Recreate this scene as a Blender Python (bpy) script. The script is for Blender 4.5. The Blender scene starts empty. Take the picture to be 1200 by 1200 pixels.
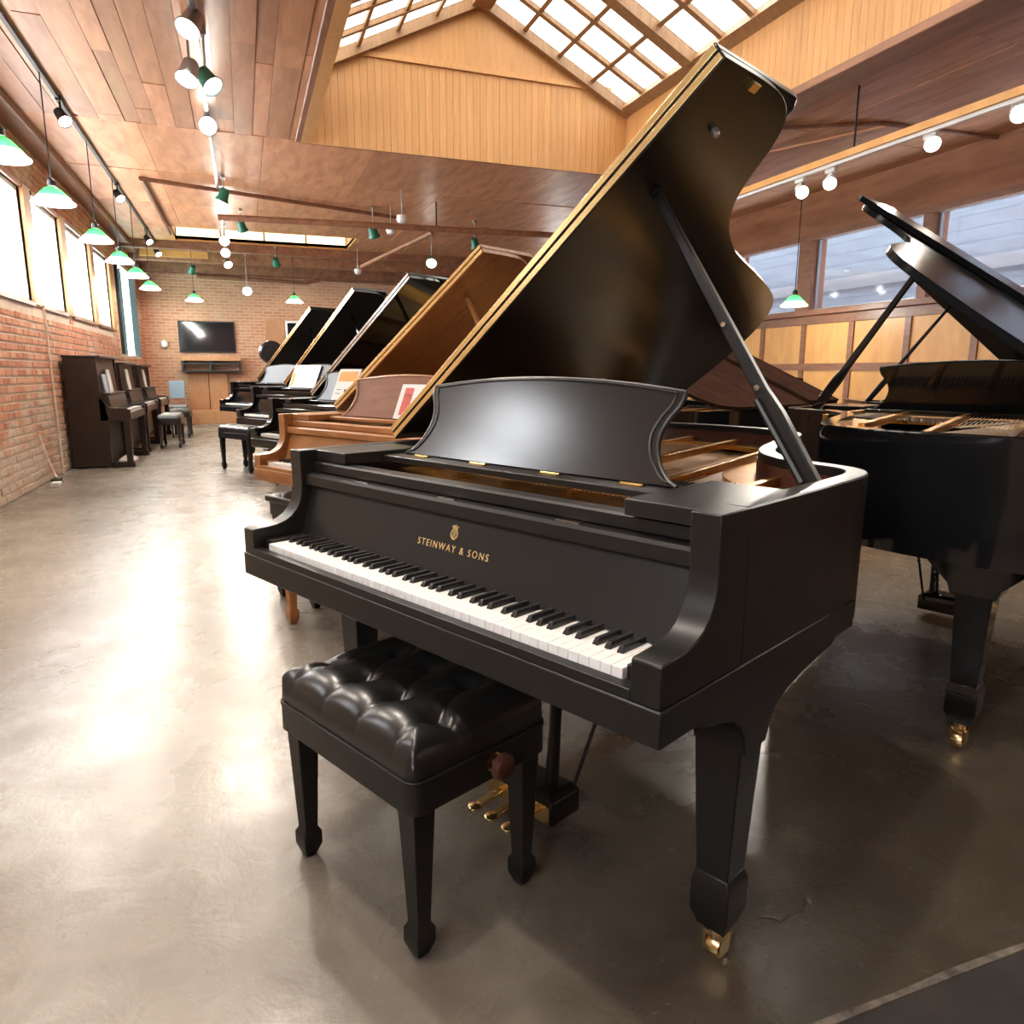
import bpy, bmesh, math, random
from mathutils import Vector, Matrix

random.seed(7)
R = math.radians
SC = bpy.context.scene
COL = SC.collection

# ------------------------------------------------------------------ camera
cam_d = bpy.data.cameras.new('camera')
cam = bpy.data.objects.new('camera', cam_d)
COL.objects.link(cam)
cam_d.sensor_fit = 'HORIZONTAL'
cam_d.sensor_width = 36.0
cam_d.lens = 840.0 / 1200.0 * 36.0
cam_d.clip_start = 0.02
cam_d.clip_end = 200
cam.matrix_world = (Matrix.Translation((0, 0, 1.217)) @ Matrix.Rotation(R(-20.2), 4, 'Z')
                    @ Matrix.Rotation(R(90 - 11.0), 4, 'X') @ Matrix.Rotation(R(0.11), 4, 'Z'))
SC.camera = cam

# ------------------------------------------------------------------ world, exposure
W = bpy.data.worlds.new('overcast_sky')
SC.world = W
W.use_nodes = True
bg = W.node_tree.nodes['Background']
bg.inputs['Color'].default_value = (1.0, 0.985, 0.96, 1)
bg.inputs['Strength'].default_value = 13.0
SC.view_settings.view_transform = 'Standard'
SC.view_settings.look = 'None'
SC.view_settings.exposure = 0.75
SC.view_settings.gamma = 1.0
SC.view_settings.use_curve_mapping = False
SC.cycles.use_denoising = True
SC.cycles.max_bounces = 8
SC.cycles.diffuse_bounces = 5
SC.cycles.glossy_bounces = 4
SC.cycles.transparent_max_bounces = 12
SC.cycles.sample_clamp_indirect = 8.0

SPOT_W = 95.0      # each track spotlight
PEND_W = 40.0       # each green pendant

# room, metres; X across, Y along, Z up; camera at the origin
XL, XR, YN, YF, HC = -2.16, 8.0, -4.5, 19.3, 3.8
WX0, WX1, WY0, WY1 = 0.875, 4.955, 2.6, 9.1       # skylight well
EAVE, RIDGE, RX = 4.57, 5.57, 2.915
VX0, VX1, VY0, VY1 = -1.1, 2.25, 15.0, 16.45       # second, shallow well


def portal(name, loc, rot, sx, sy):
    l = bpy.data.lights.new(name, 'AREA')
    l.shape = 'RECTANGLE'
    l.size = sx
    l.size_y = sy
    l.cycles.is_portal = True
    o = bpy.data.objects.new(name, l)
    o.location = loc
    o.rotation_euler = rot
    COL.objects.link(o)


portal('daylight_portal', (XL - 0.12, 7.2, 2.6), (0, R(-90), 0), 1.4, 22.8)
portal('daylight_portal', ((WX0 + RX) / 2, (WY0 + WY1) / 2, 5.3), (0, R(26), 0), 2.5, 6.7)
portal('daylight_portal', ((WX1 + RX) / 2, (WY0 + WY1) / 2, 5.3), (0, R(-26), 0), 2.5, 6.7)
portal('daylight_portal', ((VX0 + VX1) / 2, VY1 + .12, 4.1), (R(-90), 0, 0), 3.3, .6)
portal('daylight_portal', (XR + 0.3, 6.0, 2.7), (0, R(90), 0), 1.2, 22)

# ------------------------------------------------------------------ materials
MATS = {}


def nodes_of(m):
    m.use_nodes = True
    nt = m.node_tree
    return nt, nt.nodes, nt.links, nt.nodes['Principled BSDF']


def mat(name, col, rough=0.5, metal=0.0, spec=0.5, coat=0.0, emit=None, estr=0.0):
    m = bpy.data.materials.new(name)
    nt, N, L, P = nodes_of(m)
    P.inputs['Base Color'].default_value = (*col, 1)
    P.inputs['Roughness'].default_value = rough
    P.inputs['Metallic'].default_value = metal
    P.inputs['Specular IOR Level'].default_value = spec
    P.inputs['Coat Weight'].default_value = coat
    if emit:
        P.inputs['Emission Color'].default_value = (*emit, 1)
        P.inputs['Emission Strength'].default_value = estr
    MATS[name] = m
    return m


def tex_coord(N, L, scale=(1, 1, 1), kind='Object', rot=(0, 0, 0)):
    tc = N.new('ShaderNodeTexCoord')
    mp = N.new('ShaderNodeMapping')
    mp.inputs['Scale'].default_value = scale
    mp.inputs['Rotation'].default_value = rot
    L.new(tc.outputs[kind], mp.inputs['Vector'])
    return mp.outputs['Vector']


def noise(N, L, vec, scale, detail=4, rough=0.55, dist=0.0):
    n = N.new('ShaderNodeTexNoise')
    n.inputs['Scale'].default_value = scale
    n.inputs['Detail'].default_value = detail
    n.inputs['Roughness'].default_value = rough
    n.inputs['Distortion'].default_value = dist
    L.new(vec, n.inputs['Vector'])
    return n.outputs['Fac']


def ramp(N, L, fac, stops):
    r = N.new('ShaderNodeValToRGB')
    e = r.color_ramp.elements
    while len(e) > len(stops):
        e.remove(e[-1])
    while len(e) < len(stops):
        e.new(0.5)
    for k, (p, c) in enumerate(stops):
        e[k].position = p
        e[k].color = (*c, 1) if len(c) == 3 else c
    L.new(fac, r.inputs['Fac'])
    return r.outputs['Color']


def mixc(N, L, fac, a, b, mode='MIX'):
    mx = N.new('ShaderNodeMix')
    mx.data_type = 'RGBA'
    mx.blend_type = mode
    for sock, v in ((mx.inputs[0], fac), (mx.inputs[6], a), (mx.inputs[7], b)):
        if isinstance(v, (int, float)):
            sock.default_value = v
        elif isinstance(v, tuple):
            sock.default_value = (*v, 1)
        else:
            L.new(v, sock)
    return mx.outputs[2]


def bump(N, L, P, h, strength=0.2, dist=0.01):
    b = N.new('ShaderNodeBump')
    b.inputs['Strength'].default_value = strength
    b.inputs['Distance'].default_value = dist
    L.new(h, b.inputs['Height'])
    L.new(b.outputs['Normal'], P.inputs['Normal'])


def maprange(N, L, v, a, b, c=0.0, d=1.0):
    n = N.new('ShaderNodeMapRange')
    n.inputs[1].default_value, n.inputs[2].default_value = a, b
    n.inputs[3].default_value, n.inputs[4].default_value = c, d
    L.new(v, n.inputs[0])
    return n.outputs[0]


def wood(name, dark, light, rough=0.4, scale=(3, 3, 0.4), nscale=6, jitter=0.25, bstr=0.05, coat=0.0, kind='Object', spec=0.5):
    m = mat(name, light, rough, coat=coat, spec=spec)
    nt, N, L, P = nodes_of(m)
    v = tex_coord(N, L, scale, kind)
    f = noise(N, L, v, nscale, 5, 0.6, 0.6)
    c = ramp(N, L, f, [(0.3, dark), (0.7, light)])
    oi = N.new('ShaderNodeObjectInfo')
    hs = N.new('ShaderNodeHueSaturation')
    L.new(maprange(N, L, oi.outputs['Random'], 0, 1, 1 - jitter, 1 + jitter), hs.inputs['Value'])
    L.new(c, hs.inputs['Color'])
    L.new(hs.outputs['Color'], P.inputs['Base Color'])
    bump(N, L, P, f, bstr, 0.005)
    return m


mat('satin_black', (0.0085, 0.0077, 0.0071), 0.37, spec=0.32)
mat('gloss_black', (0.006, 0.006, 0.0065), 0.08, spec=0.5)
mat('satin_lid', (0.0085, 0.0077, 0.0071), 0.24, spec=0.36)
mat('satin_desk', (0.0095, 0.0085, 0.0078), 0.20, spec=0.75)
mat('soft_gloss', (0.006, 0.006, 0.0065), 0.14, spec=0.07)
MATS['soft_gloss'].node_tree.nodes['Principled BSDF'].inputs['IOR'].default_value = 1.15
mat('ebony_key', (0.012, 0.011, 0.011), 0.28)
mat('ivory_key', (0.68, 0.665, 0.63), 0.25)
mat('brass', (0.83, 0.60, 0.28), 0.25, 1.0)
mat('gold_leaf', (0.66, 0.48, 0.21), 0.42, 0.6)
mat('chrome', (0.75, 0.75, 0.75), 0.15, 1.0)
mat('felt_red', (0.30, 0.03, 0.02), 0.95)
mat('felt_white', (0.8, 0.78, 0.74), 0.95)
mat('string_steel', (0.72, 0.62, 0.48), 0.28, 1.0)
mat('leather_black', (0.009, 0.0085, 0.008), 0.29, spec=0.5)
mat('black_metal', (0.015, 0.015, 0.016), 0.4, 0.3)
mat('grey_metal', (0.42, 0.42, 0.42), 0.35, 0.9)
mat('white_metal', (0.80, 0.79, 0.77), 0.45)
mat('green_metal', (0.012, 0.14, 0.085), 0.35)
mat('tv_screen', (0.006, 0.008, 0.012), 0.06)
mat('paper', (0.62, 0.60, 0.57), 0.8)
mat('paper_red', (0.50, 0.11, 0.09), 0.8)
mat('paper_orange', (0.60, 0.29, 0.08), 0.8)
mat('paper_blue', (0.38, 0.46, 0.58), 0.8)
mat('paper_pink', (0.60, 0.28, 0.24), 0.8)
mat('ink', (0.05, 0.05, 0.05), 0.8)
mat('blue_cloth', (0.30, 0.36, 0.44), 0.9)
mat('lamp_disc', (1, 1, 1), 0.5, emit=(1.0, 0.93, 0.84), estr=16.0)
mat('bulb_glow', (1, 1, 1), 0.5, emit=(1.0, 0.95, 0.86), estr=6.0)
mat('green_glass_dark', (0.0, 0.23, 0.14), 0.15)

# cast plate: bronze paint with a slight mottling
m = mat('bronze_plate', (0.62, 0.36, 0.12), 0.24, 0.9)
nt, N, L, P = nodes_of(m)
f = noise(N, L, tex_coord(N, L, (1, 1, 1)), 9, 3)
L.new(ramp(N, L, f, [(0.3, (0.50, 0.235, 0.05)), (0.7, (0.74, 0.40, 0.10))]), P.inputs['Base Color'])

wood('walnut', (0.20, 0.075, 0.022), (0.36, 0.15, 0.048), 0.36, (1.2, 5, 5), 5, 0.0, 0.01, spec=.35)
wood('mahogany', (0.040, 0.014, 0.009), (0.085, 0.032, 0.020), 0.40, (1.2, 5, 5), 5, 0.0, 0.01, spec=.3)
wood('mahogany_dull', (0.022, 0.011, 0.008), (0.045, 0.021, 0.015), 0.6, (1.2, 5, 5), 5, 0.0, 0.01, spec=0.0)
wood('walnut_desk', (0.15, 0.062, 0.030), (0.22, 0.098, 0.050), 0.5, (1.2, 5, 5), 5, 0.0, 0.01, spec=.15)
wood('dark_upright', (0.010, 0.005, 0.004), (0.022, 0.011, 0.0075), 0.30, (3, 3, 1), 5, 0.1, 0.01)
wood('spruce', (0.46, 0.26, 0.10), (0.62, 0.38, 0.17), 0.35, (6, 1, 6), 5, 0.0, 0.01)
wood('ceiling_board', (0.34, 0.145, 0.077), (0.60, 0.30, 0.172), 0.38, (2.2, 0.35, 2.2), 3.2, 0.22, 0.10)
wood('ceiling_panel', (0.42, 0.178, 0.088), (0.68, 0.345, 0.19), 0.40, (3.0, 1.0, 1.0), 3.0, 0.10, 0.08, kind='Generated', spec=.3)
wood('beam_wood', (0.17, 0.066, 0.034), (0.34, 0.150, 0.080), 0.45, (2, 0.4, 2), 4, 0.12, 0.08)
wood('beadboard', (0.47, 0.225, 0.078), (0.58, 0.295, 0.108), 0.5, (6, 6, 0.5), 5, 0.07, 0.03)
wood('sash_wood', (0.23, 0.115, 0.05), (0.36, 0.19, 0.085), 0.45, (4, 4, 1), 5, 0.08, 0.04)
wood('frame_brown', (0.17, 0.065, 0.032), (0.28, 0.115, 0.058), 0.4, (4, 1, 4), 5, 0.08, 0.04)
wood('panel_orange', (0.58, 0.27, 0.075), (0.72, 0.37, 0.12), 0.42, (1, 1.5, 0.5), 3, 0.08, 0.03)
wood('post_orange', (0.42, 0.19, 0.06), (0.58, 0.28, 0.09), 0.45, (4, 4, 0.6), 5, 0.08, 0.04)
wood('header_wood', (0.24, 0.095, 0.046), (0.40, 0.175, 0.088), 0.42, (1, 0.35, 2.0), 3.0, 0.0, 0.06, spec=.3)
wood('cabinet_orange', (0.40, 0.165, 0.070), (0.52, 0.24, 0.11), 0.5, (2, 2, 0.6), 4, 0.10, 0.03)
wood('dado_brown', (0.24, 0.10, 0.045), (0.38, 0.17, 0.08), 0.45, (2, 2, 0.6), 4, 0.08, 0.04)


def whitewash(N, L, P, base, amount_low, amount_high):
    """old plaster and limewash clinging to the brick: patches with shapes of their own, thicker near the foot of the wall"""
    geo = N.new('ShaderNodeNewGeometry')
    sep = N.new('ShaderNodeSeparateXYZ')
    L.new(geo.outputs['Position'], sep.inputs[0])
    f1 = noise(N, L, geo.outputs['Position'], 1.3, 5, 0.65, 0.3)
    h = maprange(N, L, sep.outputs['Z'], 0.0, 1.4, amount_low, amount_high)
    s = N.new('ShaderNodeMath')
    s.operation = 'ADD'
    L.new(f1, s.inputs[0])
    L.new(h, s.inputs[1])
    k = maprange(N, L, s.outputs[0], 0.56, 0.72, 0, .85)
    f2 = noise(N, L, geo.outputs['Position'], 14, 4)
    plaster = ramp(N, L, f2, [(0.3, (0.50, 0.40, 0.31)), (0.7, (0.68, 0.58, 0.47))])
    L.new(mixc(N, L, k, base, plaster), P.inputs['Base Color'])
    return f2


m = mat('brick_red', (0.4, 0.16, 0.09), 0.85)
nt, N, L, P = nodes_of(m)
oi = N.new('ShaderNodeObjectInfo')
geo = N.new('ShaderNodeNewGeometry')
vor = N.new('ShaderNodeTexVoronoi')
vor.inputs['Scale'].default_value = 7.0
L.new(geo.outputs['Position'], vor.inputs['Vector'])
f0 = noise(N, L, geo.outputs['Position'], 5.0, 4)
mx = N.new('ShaderNodeMath')
mx.operation = 'MULTIPLY_ADD'
mx.inputs[1].default_value = 0.5
L.new(oi.outputs['Random'], mx.inputs[0])
L.new(f0, mx.inputs[2])
base = ramp(N, L, mx.outputs[0], [(0.35, (0.33, 0.105, 0.052)), (0.7, (0.54, 0.215, 0.11)), (1.0, (0.62, 0.32, 0.19))])
fb = whitewash(N, L, P, base, 0.24, 0.04)
bump(N, L, P, fb, 0.25, 0.006)

m = mat('mortar', (0.5, 0.4, 0.31), 0.9)
nt, N, L, P = nodes_of(m)
geo = N.new('ShaderNodeNewGeometry')
f0 = noise(N, L, geo.outputs['Position'], 8, 4)
base = ramp(N, L, f0, [(0.3, (0.56, 0.41, 0.31)), (0.7, (0.72, 0.57, 0.45))])
fb = whitewash(N, L, P, base, 0.24, 0.06)
bump(N, L, P, fb, 0.3, 0.008)

# far brick walls: pieces too small to tell apart
m = mat('far_brick', (0.4, 0.2, 0.12), 0.85)
nt, N, L, P = nodes_of(m)
v = tex_coord(N, L, (1, 1, 1), 'Object', (R(90), 0, 0))
bt = N.new('ShaderNodeTexBrick')
bt.inputs['Scale'].default_value = 1.0
bt.inputs['Brick Width'].default_value = 0.22
bt.inputs['Row Height'].default_value = 0.075
bt.inputs['Mortar Size'].default_value = 0.008
bt.inputs['Color1'].default_value = (0.44, 0.18, 0.10, 1)
bt.inputs['Color2'].default_value = (0.52, 0.25, 0.15, 1)
bt.inputs['Mortar'].default_value = (0.56, 0.38, 0.27, 1)
L.new(v, bt.inputs['Vector'])
f0 = noise(N, L, tex_coord(N, L), 0.9, 4, 0.6)
c = mixc(N, L, maprange(N, L, f0, 0.45, 0.75, 0, 0.5), bt.outputs['Color'], (0.62, 0.40, 0.27))
L.new(c, P.inputs['Base Color'])
bump(N, L, P, bt.outputs['Fac'], -0.3, 0.01)

# polished old concrete
m = mat('polished_concrete', (0.2, 0.17, 0.14), 0.25, spec=.4)
nt, N, L, P = nodes_of(m)
v = tex_coord(N, L)
f1 = noise(N, L, v, 0.55, 6, 0.6, 0.4)
f2 = noise(N, L, v, 3.1, 6, 0.65, 0.2)
f3 = noise(N, L, v, 38, 4, 0.7)
c1 = ramp(N, L, f1, [(0.30, (0.115, 0.098, 0.078)), (0.52, (0.168, 0.148, 0.122)), (0.72, (0.215, 0.192, 0.162))])
c2 = ramp(N, L, f2, [(0.32, (0.62, 0.58, 0.54)), (0.66, (1.0, 1.0, 1.0))])
c = mixc(N, L, 1.0, c1, c2, 'MULTIPLY')
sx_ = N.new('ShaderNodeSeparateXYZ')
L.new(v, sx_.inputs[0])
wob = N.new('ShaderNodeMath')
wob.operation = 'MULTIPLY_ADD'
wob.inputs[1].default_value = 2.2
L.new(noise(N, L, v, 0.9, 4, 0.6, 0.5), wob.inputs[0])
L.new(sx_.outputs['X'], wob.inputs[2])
aisle_mask = maprange(N, L, wob.outputs[0], 0.5, 2.0, 1.0, 0.0)
c = mixc(N, L, aisle_mask, mixc(N, L, 1.0, c, (.52, .485, .43), 'MULTIPLY'), mixc(N, L, 1.0, c, (1.75, 1.8, 1.85), 'MULTIPLY'))  # paler over the aisle, darker and browner across the room
c = mixc(N, L, maprange(N, L, f3, 0.62, 0.72, 0, 0.35), c, (0.30, 0.26, 0.21))
# hairline cracks
vc = N.new('ShaderNodeTexVoronoi')
vc.feature = 'DISTANCE_TO_EDGE'
vc.inputs['Scale'].default_value = 0.42
wv = N.new('ShaderNodeVectorMath')
wv.operation = 'ADD'
nz = N.new('ShaderNodeTexNoise')
nz.inputs['Scale'].default_value = 2.2
nz.inputs['Detail'].default_value = 5
L.new(v, nz.inputs['Vector'])
L.new(v, wv.inputs[0])
L.new(nz.outputs['Color'], wv.inputs[1])
L.new(wv.outputs[0], vc.inputs['Vector'])
crack = maprange(N, L, vc.outputs['Distance'], 0.0, 0.006, 1, 0)
gate = maprange(N, L, noise(N, L, v, 0.8, 2), 0.52, 0.60)
mg = N.new('ShaderNodeMath')
mg.operation = 'MULTIPLY'
L.new(crack, mg.inputs[0])
L.new(gate, mg.inputs[1])
mg2 = N.new('ShaderNodeMath')
mg2.operation = 'MULTIPLY'
mg2.inputs[1].default_value = 0.55
L.new(mg.outputs[0], mg2.inputs[0])
c = mixc(N, L, mg2.outputs[0], c, (0.055, 0.045, 0.036))
# small dark pits
vp = N.new('ShaderNodeTexVoronoi')
vp.inputs['Scale'].default_value = 11.0
L.new(v, vp.inputs['Vector'])
pit = maprange(N, L, vp.outputs['Distance'], 0.05, 0.10, 1, 0)
pg = N.new('ShaderNodeMath')
pg.operation = 'MULTIPLY'
L.new(pit, pg.inputs[0])
L.new(maprange(N, L, noise(N, L, v, 1.7, 2), 0.55, 0.62, 0, 0.8), pg.inputs[1])
c = mixc(N, L, pg.outputs[0], c, (0.05, 0.04, 0.032))
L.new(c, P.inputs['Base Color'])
L.new(maprange(N, L, f2, 0.3, 0.7, 0.34, 0.22), P.inputs['Roughness'])
hb = N.new('ShaderNodeMath')
hb.operation = 'MULTIPLY_ADD'
hb.inputs[1].default_value = 0.12
L.new(f3, hb.inputs[0])
L.new(noise(N, L, v, 5.0, 6, 0.62, 0.5), hb.inputs[2])
hb2 = N.new('ShaderNodeMath')
hb2.operation = 'SUBTRACT'
L.new(hb.outputs[0], hb2.inputs[0])
L.new(mg.outputs[0], hb2.inputs[1])
bump(N, L, P, hb2.outputs[0], 0.11, 0.03)

m = mat('dark_concrete', (0.07, 0.065, 0.06), 0.55, spec=.2)
nt, N, L, P = nodes_of(m)
f1 = noise(N, L, tex_coord(N, L), 5, 6, 0.6)
L.new(ramp(N, L, f1, [(0.3, (0.026, 0.023, 0.020)), (0.7, (0.052, 0.047, 0.041))]), P.inputs['Base Color'])
bump(N, L, P, f1, 0.2, 0.01)
m = mat('joint_filler', (0.2, 0.17, 0.13), 0.6)
nt, N, L, P = nodes_of(m)
f1 = noise(N, L, tex_coord(N, L), 9, 5, 0.65)
L.new(ramp(N, L, f1, [(0.40, (0.05, 0.042, 0.035)), (0.65, (0.27, 0.23, 0.18))]), P.inputs['Base Color'])


def glass(name, tint, refl=0.08, rough=0.02, haze=0.0, hazecol=(0.8, 0.85, 0.9)):
    m = bpy.data.materials.new(name)
    m.use_nodes = True
    nt = m.node_tree
    N, L = nt.nodes, nt.links
    N.clear()
    out = N.new('ShaderNodeOutputMaterial')
    tr = N.new('ShaderNodeBsdfTransparent')
    tr.inputs['Color'].default_value = (*tint, 1)
    gl = N.new('ShaderNodeBsdfGlossy')
    gl.inputs['Roughness'].default_value = rough
    lw = N.new('ShaderNodeLayerWeight')
    lw.inputs['Blend'].default_value = 0.5
    pw_ = N.new('ShaderNodeMath')
    pw_.operation = 'POWER'
    pw_.inputs[1].default_value = 4.0
    L.new(lw.outputs['Facing'], pw_.inputs[0])
    fr = N.new('ShaderNodeMath')
    fr.operation = 'MULTIPLY'
    fr.inputs[1].default_value = 0.35
    L.new(pw_.outputs[0], fr.inputs[0])
    ad = N.new('ShaderNodeMath')
    ad.operation = 'ADD'
    ad.use_clamp = True
    ad.inputs[1].default_value = refl
    L.new(fr.outputs[0], ad.inputs[0])
    mx = N.new('ShaderNodeMixShader')
    L.new(ad.outputs[0], mx.inputs[0])
    L.new(tr.outputs[0], mx.inputs[1])
    L.new(gl.outputs[0], mx.inputs[2])
    last = mx.outputs[0]
    if haze > 0:
        df = N.new('ShaderNodeBsdfTranslucent')
        df.inputs['Color'].default_value = (*hazecol, 1)
        m2 = N.new('ShaderNodeMixShader')
        m2.inputs[0].default_value = haze
        L.new(last, m2.inputs[1])
        L.new(df.outputs[0], m2.inputs[2])
        last = m2.outputs[0]
    L.new(last, out.inputs['Surface'])
    MATS[name] = m
    return m


glass('window_glass', (0.95, 0.97, 1.0), 0.0)
glass('skylight_glass', (0.50, 0.50, 0.48), 0.0, 0.1)
glass('dusty_glass', (0.55, 0.60, 0.68), 0.06, 0.05)
glass('cream_glass', (.50, .46, .36), 0.0, .3, .4, (.2, .17, .11))
glass('frosted_teal', (0.55, 0.70, 0.70), 0.02, 0.3, 0.5, (0.55, 0.70, 0.70))

# pendant shade: green cased glass, white inside
m = bpy.data.materials.new('green_shade')
m.use_nodes = True
nt = m.node_tree
N, L = nt.nodes, nt.links
P = N['Principled BSDF']
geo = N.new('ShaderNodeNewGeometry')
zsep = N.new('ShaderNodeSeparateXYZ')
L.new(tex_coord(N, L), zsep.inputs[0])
band = maprange(N, L, zsep.outputs['Z'], 0.038, 0.052, 1, 0)      # white skirt under the green: overexposed glow put into the glass colour
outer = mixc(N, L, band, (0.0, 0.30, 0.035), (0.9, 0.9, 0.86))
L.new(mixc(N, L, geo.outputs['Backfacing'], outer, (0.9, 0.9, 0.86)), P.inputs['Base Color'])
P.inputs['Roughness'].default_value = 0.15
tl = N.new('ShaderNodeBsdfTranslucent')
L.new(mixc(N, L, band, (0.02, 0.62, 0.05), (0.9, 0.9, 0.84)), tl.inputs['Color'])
mxs = N.new('ShaderNodeMixShader')
mxs.inputs[0].default_value = 0.35
L.new(P.outputs[0], mxs.inputs[1])
L.new(tl.outputs[0], mxs.inputs[2])
L.new(mxs.outputs[0], N['Material Output'].inputs['Surface'])
MATS['green_shade'] = m

wood('siding_grey', (0.125, 0.130, 0.140), (0.165, 0.170, 0.180), 0.7, (1, 0.5, 3), 4, 0.06, 0.02)


# ------------------------------------------------------------------ mesh helpers
class MB:
    def __init__(s):
        s.v, s.f = [], []

    def add(s, vs, fs):
        b = len(s.v)
        s.v += [tuple(p) for p in vs]
        s.f += [tuple(b + i for i in q) for q in fs]
        return s

    def box(s, x0, x1, y0, y1, z0, z1):
        vs = [(x, y, z) for z in (z0, z1) for y in (y0, y1) for x in (x0, x1)]
        return s.add(vs, [(0, 2, 3, 1), (4, 5, 7, 6), (0, 1, 5, 4), (2, 6, 7, 3), (0, 4, 6, 2), (1, 3, 7, 5)])

    def obox(s, c, sx, sy, sz, m3):
        vs = []
        for z in (-.5, .5):
            for y in (-.5, .5):
                for x in (-.5, .5):
                    vs.append(Vector(c) + m3 @ Vector((x * sx, y * sy, z * sz)))
        return s.add(vs, [(0, 2, 3, 1), (4, 5, 7, 6), (0, 1, 5, 4), (2, 6, 7, 3), (0, 4, 6, 2), (1, 3, 7, 5)])

    def frustum(s, secs):
        """secs: list of (z, x0, x1, y0, y1)"""
        vs, fs = [], []
        for z, x0, x1, y0, y1 in secs:
            vs += [(x0, y0, z), (x1, y0, z), (x1, y1, z), (x0, y1, z)]
        n = len(secs)
        for k in range(n - 1):
            for i in range(4):
                j = (i + 1) % 4
                q = (k * 4 + i, k * 4 + j, k * 4 + 4 + j, k * 4 + 4 + i)
                fs.append(q if secs[k + 1][0] > secs[k][0] else q[::-1])
        up = secs[-1][0] > secs[0][0]
        fs.append((3, 2, 1, 0) if up else (0, 1, 2, 3))
        t = (n - 1) * 4
        fs.append((t, t + 1, t + 2, t + 3) if up else (t + 3, t + 2, t + 1, t))
        return s.add(vs, fs)

    def prism(s, poly, a0, a1, axis='x'):
        """poly of 2-D points; axis x: (y,z), y: (x,z), z: (x,y)"""
        def P(p, a):
            return {'x': (a, p[0], p[1]), 'y': (p[0], a, p[1]), 'z': (p[0], p[1], a)}[axis]
        n = len(poly)
        vs = [P(p, a0) for p in poly] + [P(p, a1) for p in poly]
        fs = [tuple(range(n))[::-1], tuple(range(n, 2 * n))]
        fs += [(i, (i + 1) % n, n + (i + 1) % n, n + i) for i in range(n)]
        return s.add(vs, fs)

    def tube(s, pts, r, n=8, closed=False):
        pts = [Vector(p) for p in pts]
        rs = r if isinstance(r, (list, tuple)) else [r] * len(pts)
        rings = []
        up = None
        for k, p in enumerate(pts):
            if closed:
                d = pts[(k + 1) % len(pts)] - pts[k - 1]
            else:
                d = pts[min(k + 1, len(pts) - 1)] - pts[max(k - 1, 0)]
            d.normalize()
            if up is None:
                up = Vector((0, 0, 1)) if abs(d.z) < 0.9 else Vector((1, 0, 0))
            a = d.cross(up).normalized()
            up = a.cross(d).normalized()
            rings.append([p + rs[k] * (math.cos(2 * math.pi * i / n) * a + math.sin(2 * math.pi * i / n) * up) for i in range(n)])
        vs = [q for g in rings for q in g]
        fs = []
        m = len(rings)
        for k in range(m if closed else m - 1):
            k2 = (k + 1) % m
            for i in range(n):
                j = (i + 1) % n
                fs.append((k * n + i, k2 * n + i, k2 * n + j, k * n + j))
        if not closed:
            fs.append(tuple(range(n)))
            fs.append(tuple(range((m - 1) * n, m * n))[::-1])
        return s.add(vs, fs)

    def lathe(s, prof, c=(0, 0, 0), n=20, m3=None, cap=True):
        """prof: list of (r, z)"""
        m3 = m3 or Matrix.Identity(3)
        vs, fs = [], []
        for r, z in prof:
            for i in range(n):
                a = 2 * math.pi * i / n
                vs.append(Vector(c) + m3 @ Vector((r * math.cos(a), r * math.sin(a), z)))
        m = len(prof)
        for k in range(m - 1):
            for i in range(n):
                j = (i + 1) % n
                fs.append((k * n + i, k * n + j, k * n + n + j, k * n + n + i))
        if cap:
            fs.append(tuple(range(n))[::-1])
            fs.append(tuple(range((m - 1) * n, m * n)))
        return s.add(vs, fs)

    def mesh(s, name, smooth=True, fix=True):
        me = bpy.data.meshes.new(name)
        me.from_pydata(s.v, [], s.f)
        if fix:
            bm = bmesh.new()
            bm.from_mesh(me)
            bmesh.ops.recalc_face_normals(bm, faces=bm.faces)
            big = [f for f in bm.faces if len(f.verts) > 8]
            if big:
                bmesh.ops.triangulate(bm, faces=big)
            bm.to_mesh(me)
            bm.free()
        me.materials.append(None)
        if smooth:
            me.shade_smooth()
            me.set_sharp_from_angle(angle=R(32))
        return me


def obj(name, me, material, parent=None, loc=(0, 0, 0), rot=(0, 0, 0), bev=0.0, seg=2, label=None):
    if isinstance(me, MB):
        me = me.mesh(name)
    o = bpy.data.objects.new(name, me)
    COL.objects.link(o)
    if not me.materials:
        me.materials.append(None)
    o.material_slots[0].link = 'OBJECT'
    o.material_slots[0].material = MATS[material]
    o.location = loc
    o.rotation_euler = rot
    if parent:
        o.parent = parent
    if bev:
        b = o.modifiers.new('Bevel', 'BEVEL')
        b.width = bev
        b.segments = seg
        b.limit_method = 'ANGLE'
        b.angle_limit = R(40)
        b.harden_normals = False
    if label:
        o['label'] = label
    return o


def thing(name, label, cat, loc=(0, 0, 0), rz=0.0, group=None, scale=1.0):
    o = bpy.data.objects.new(name, None)
    o.empty_display_size = 0.1
    COL.objects.link(o)
    o.location = loc
    o.rotation_euler = (0, 0, rz)
    o.scale = (scale,) * 3
    o['label'] = label
    o['category'] = cat
    if group:
        o['group'] = group
    return o


def tag(o, label, cat, group=None):
    o['label'] = label
    o['category'] = cat
    if group:
        o['group'] = group
    return o


def struct(name, me, material, label=None, cat=None, parent=None, bev=0.0):
    o = obj(name, me, material, parent, bev=bev)
    o['kind'] = 'structure'
    if parent is None:
        o['label'] = label
        o['category'] = cat or name.split('_')[0]
    else:
        del o['kind']
    return o


def sroot(name, label, cat):
    o = bpy.data.objects.new(name, None)
    COL.objects.link(o)
    o['kind'] = 'structure'
    o['label'] = label
    o['category'] = cat
    return o


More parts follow.
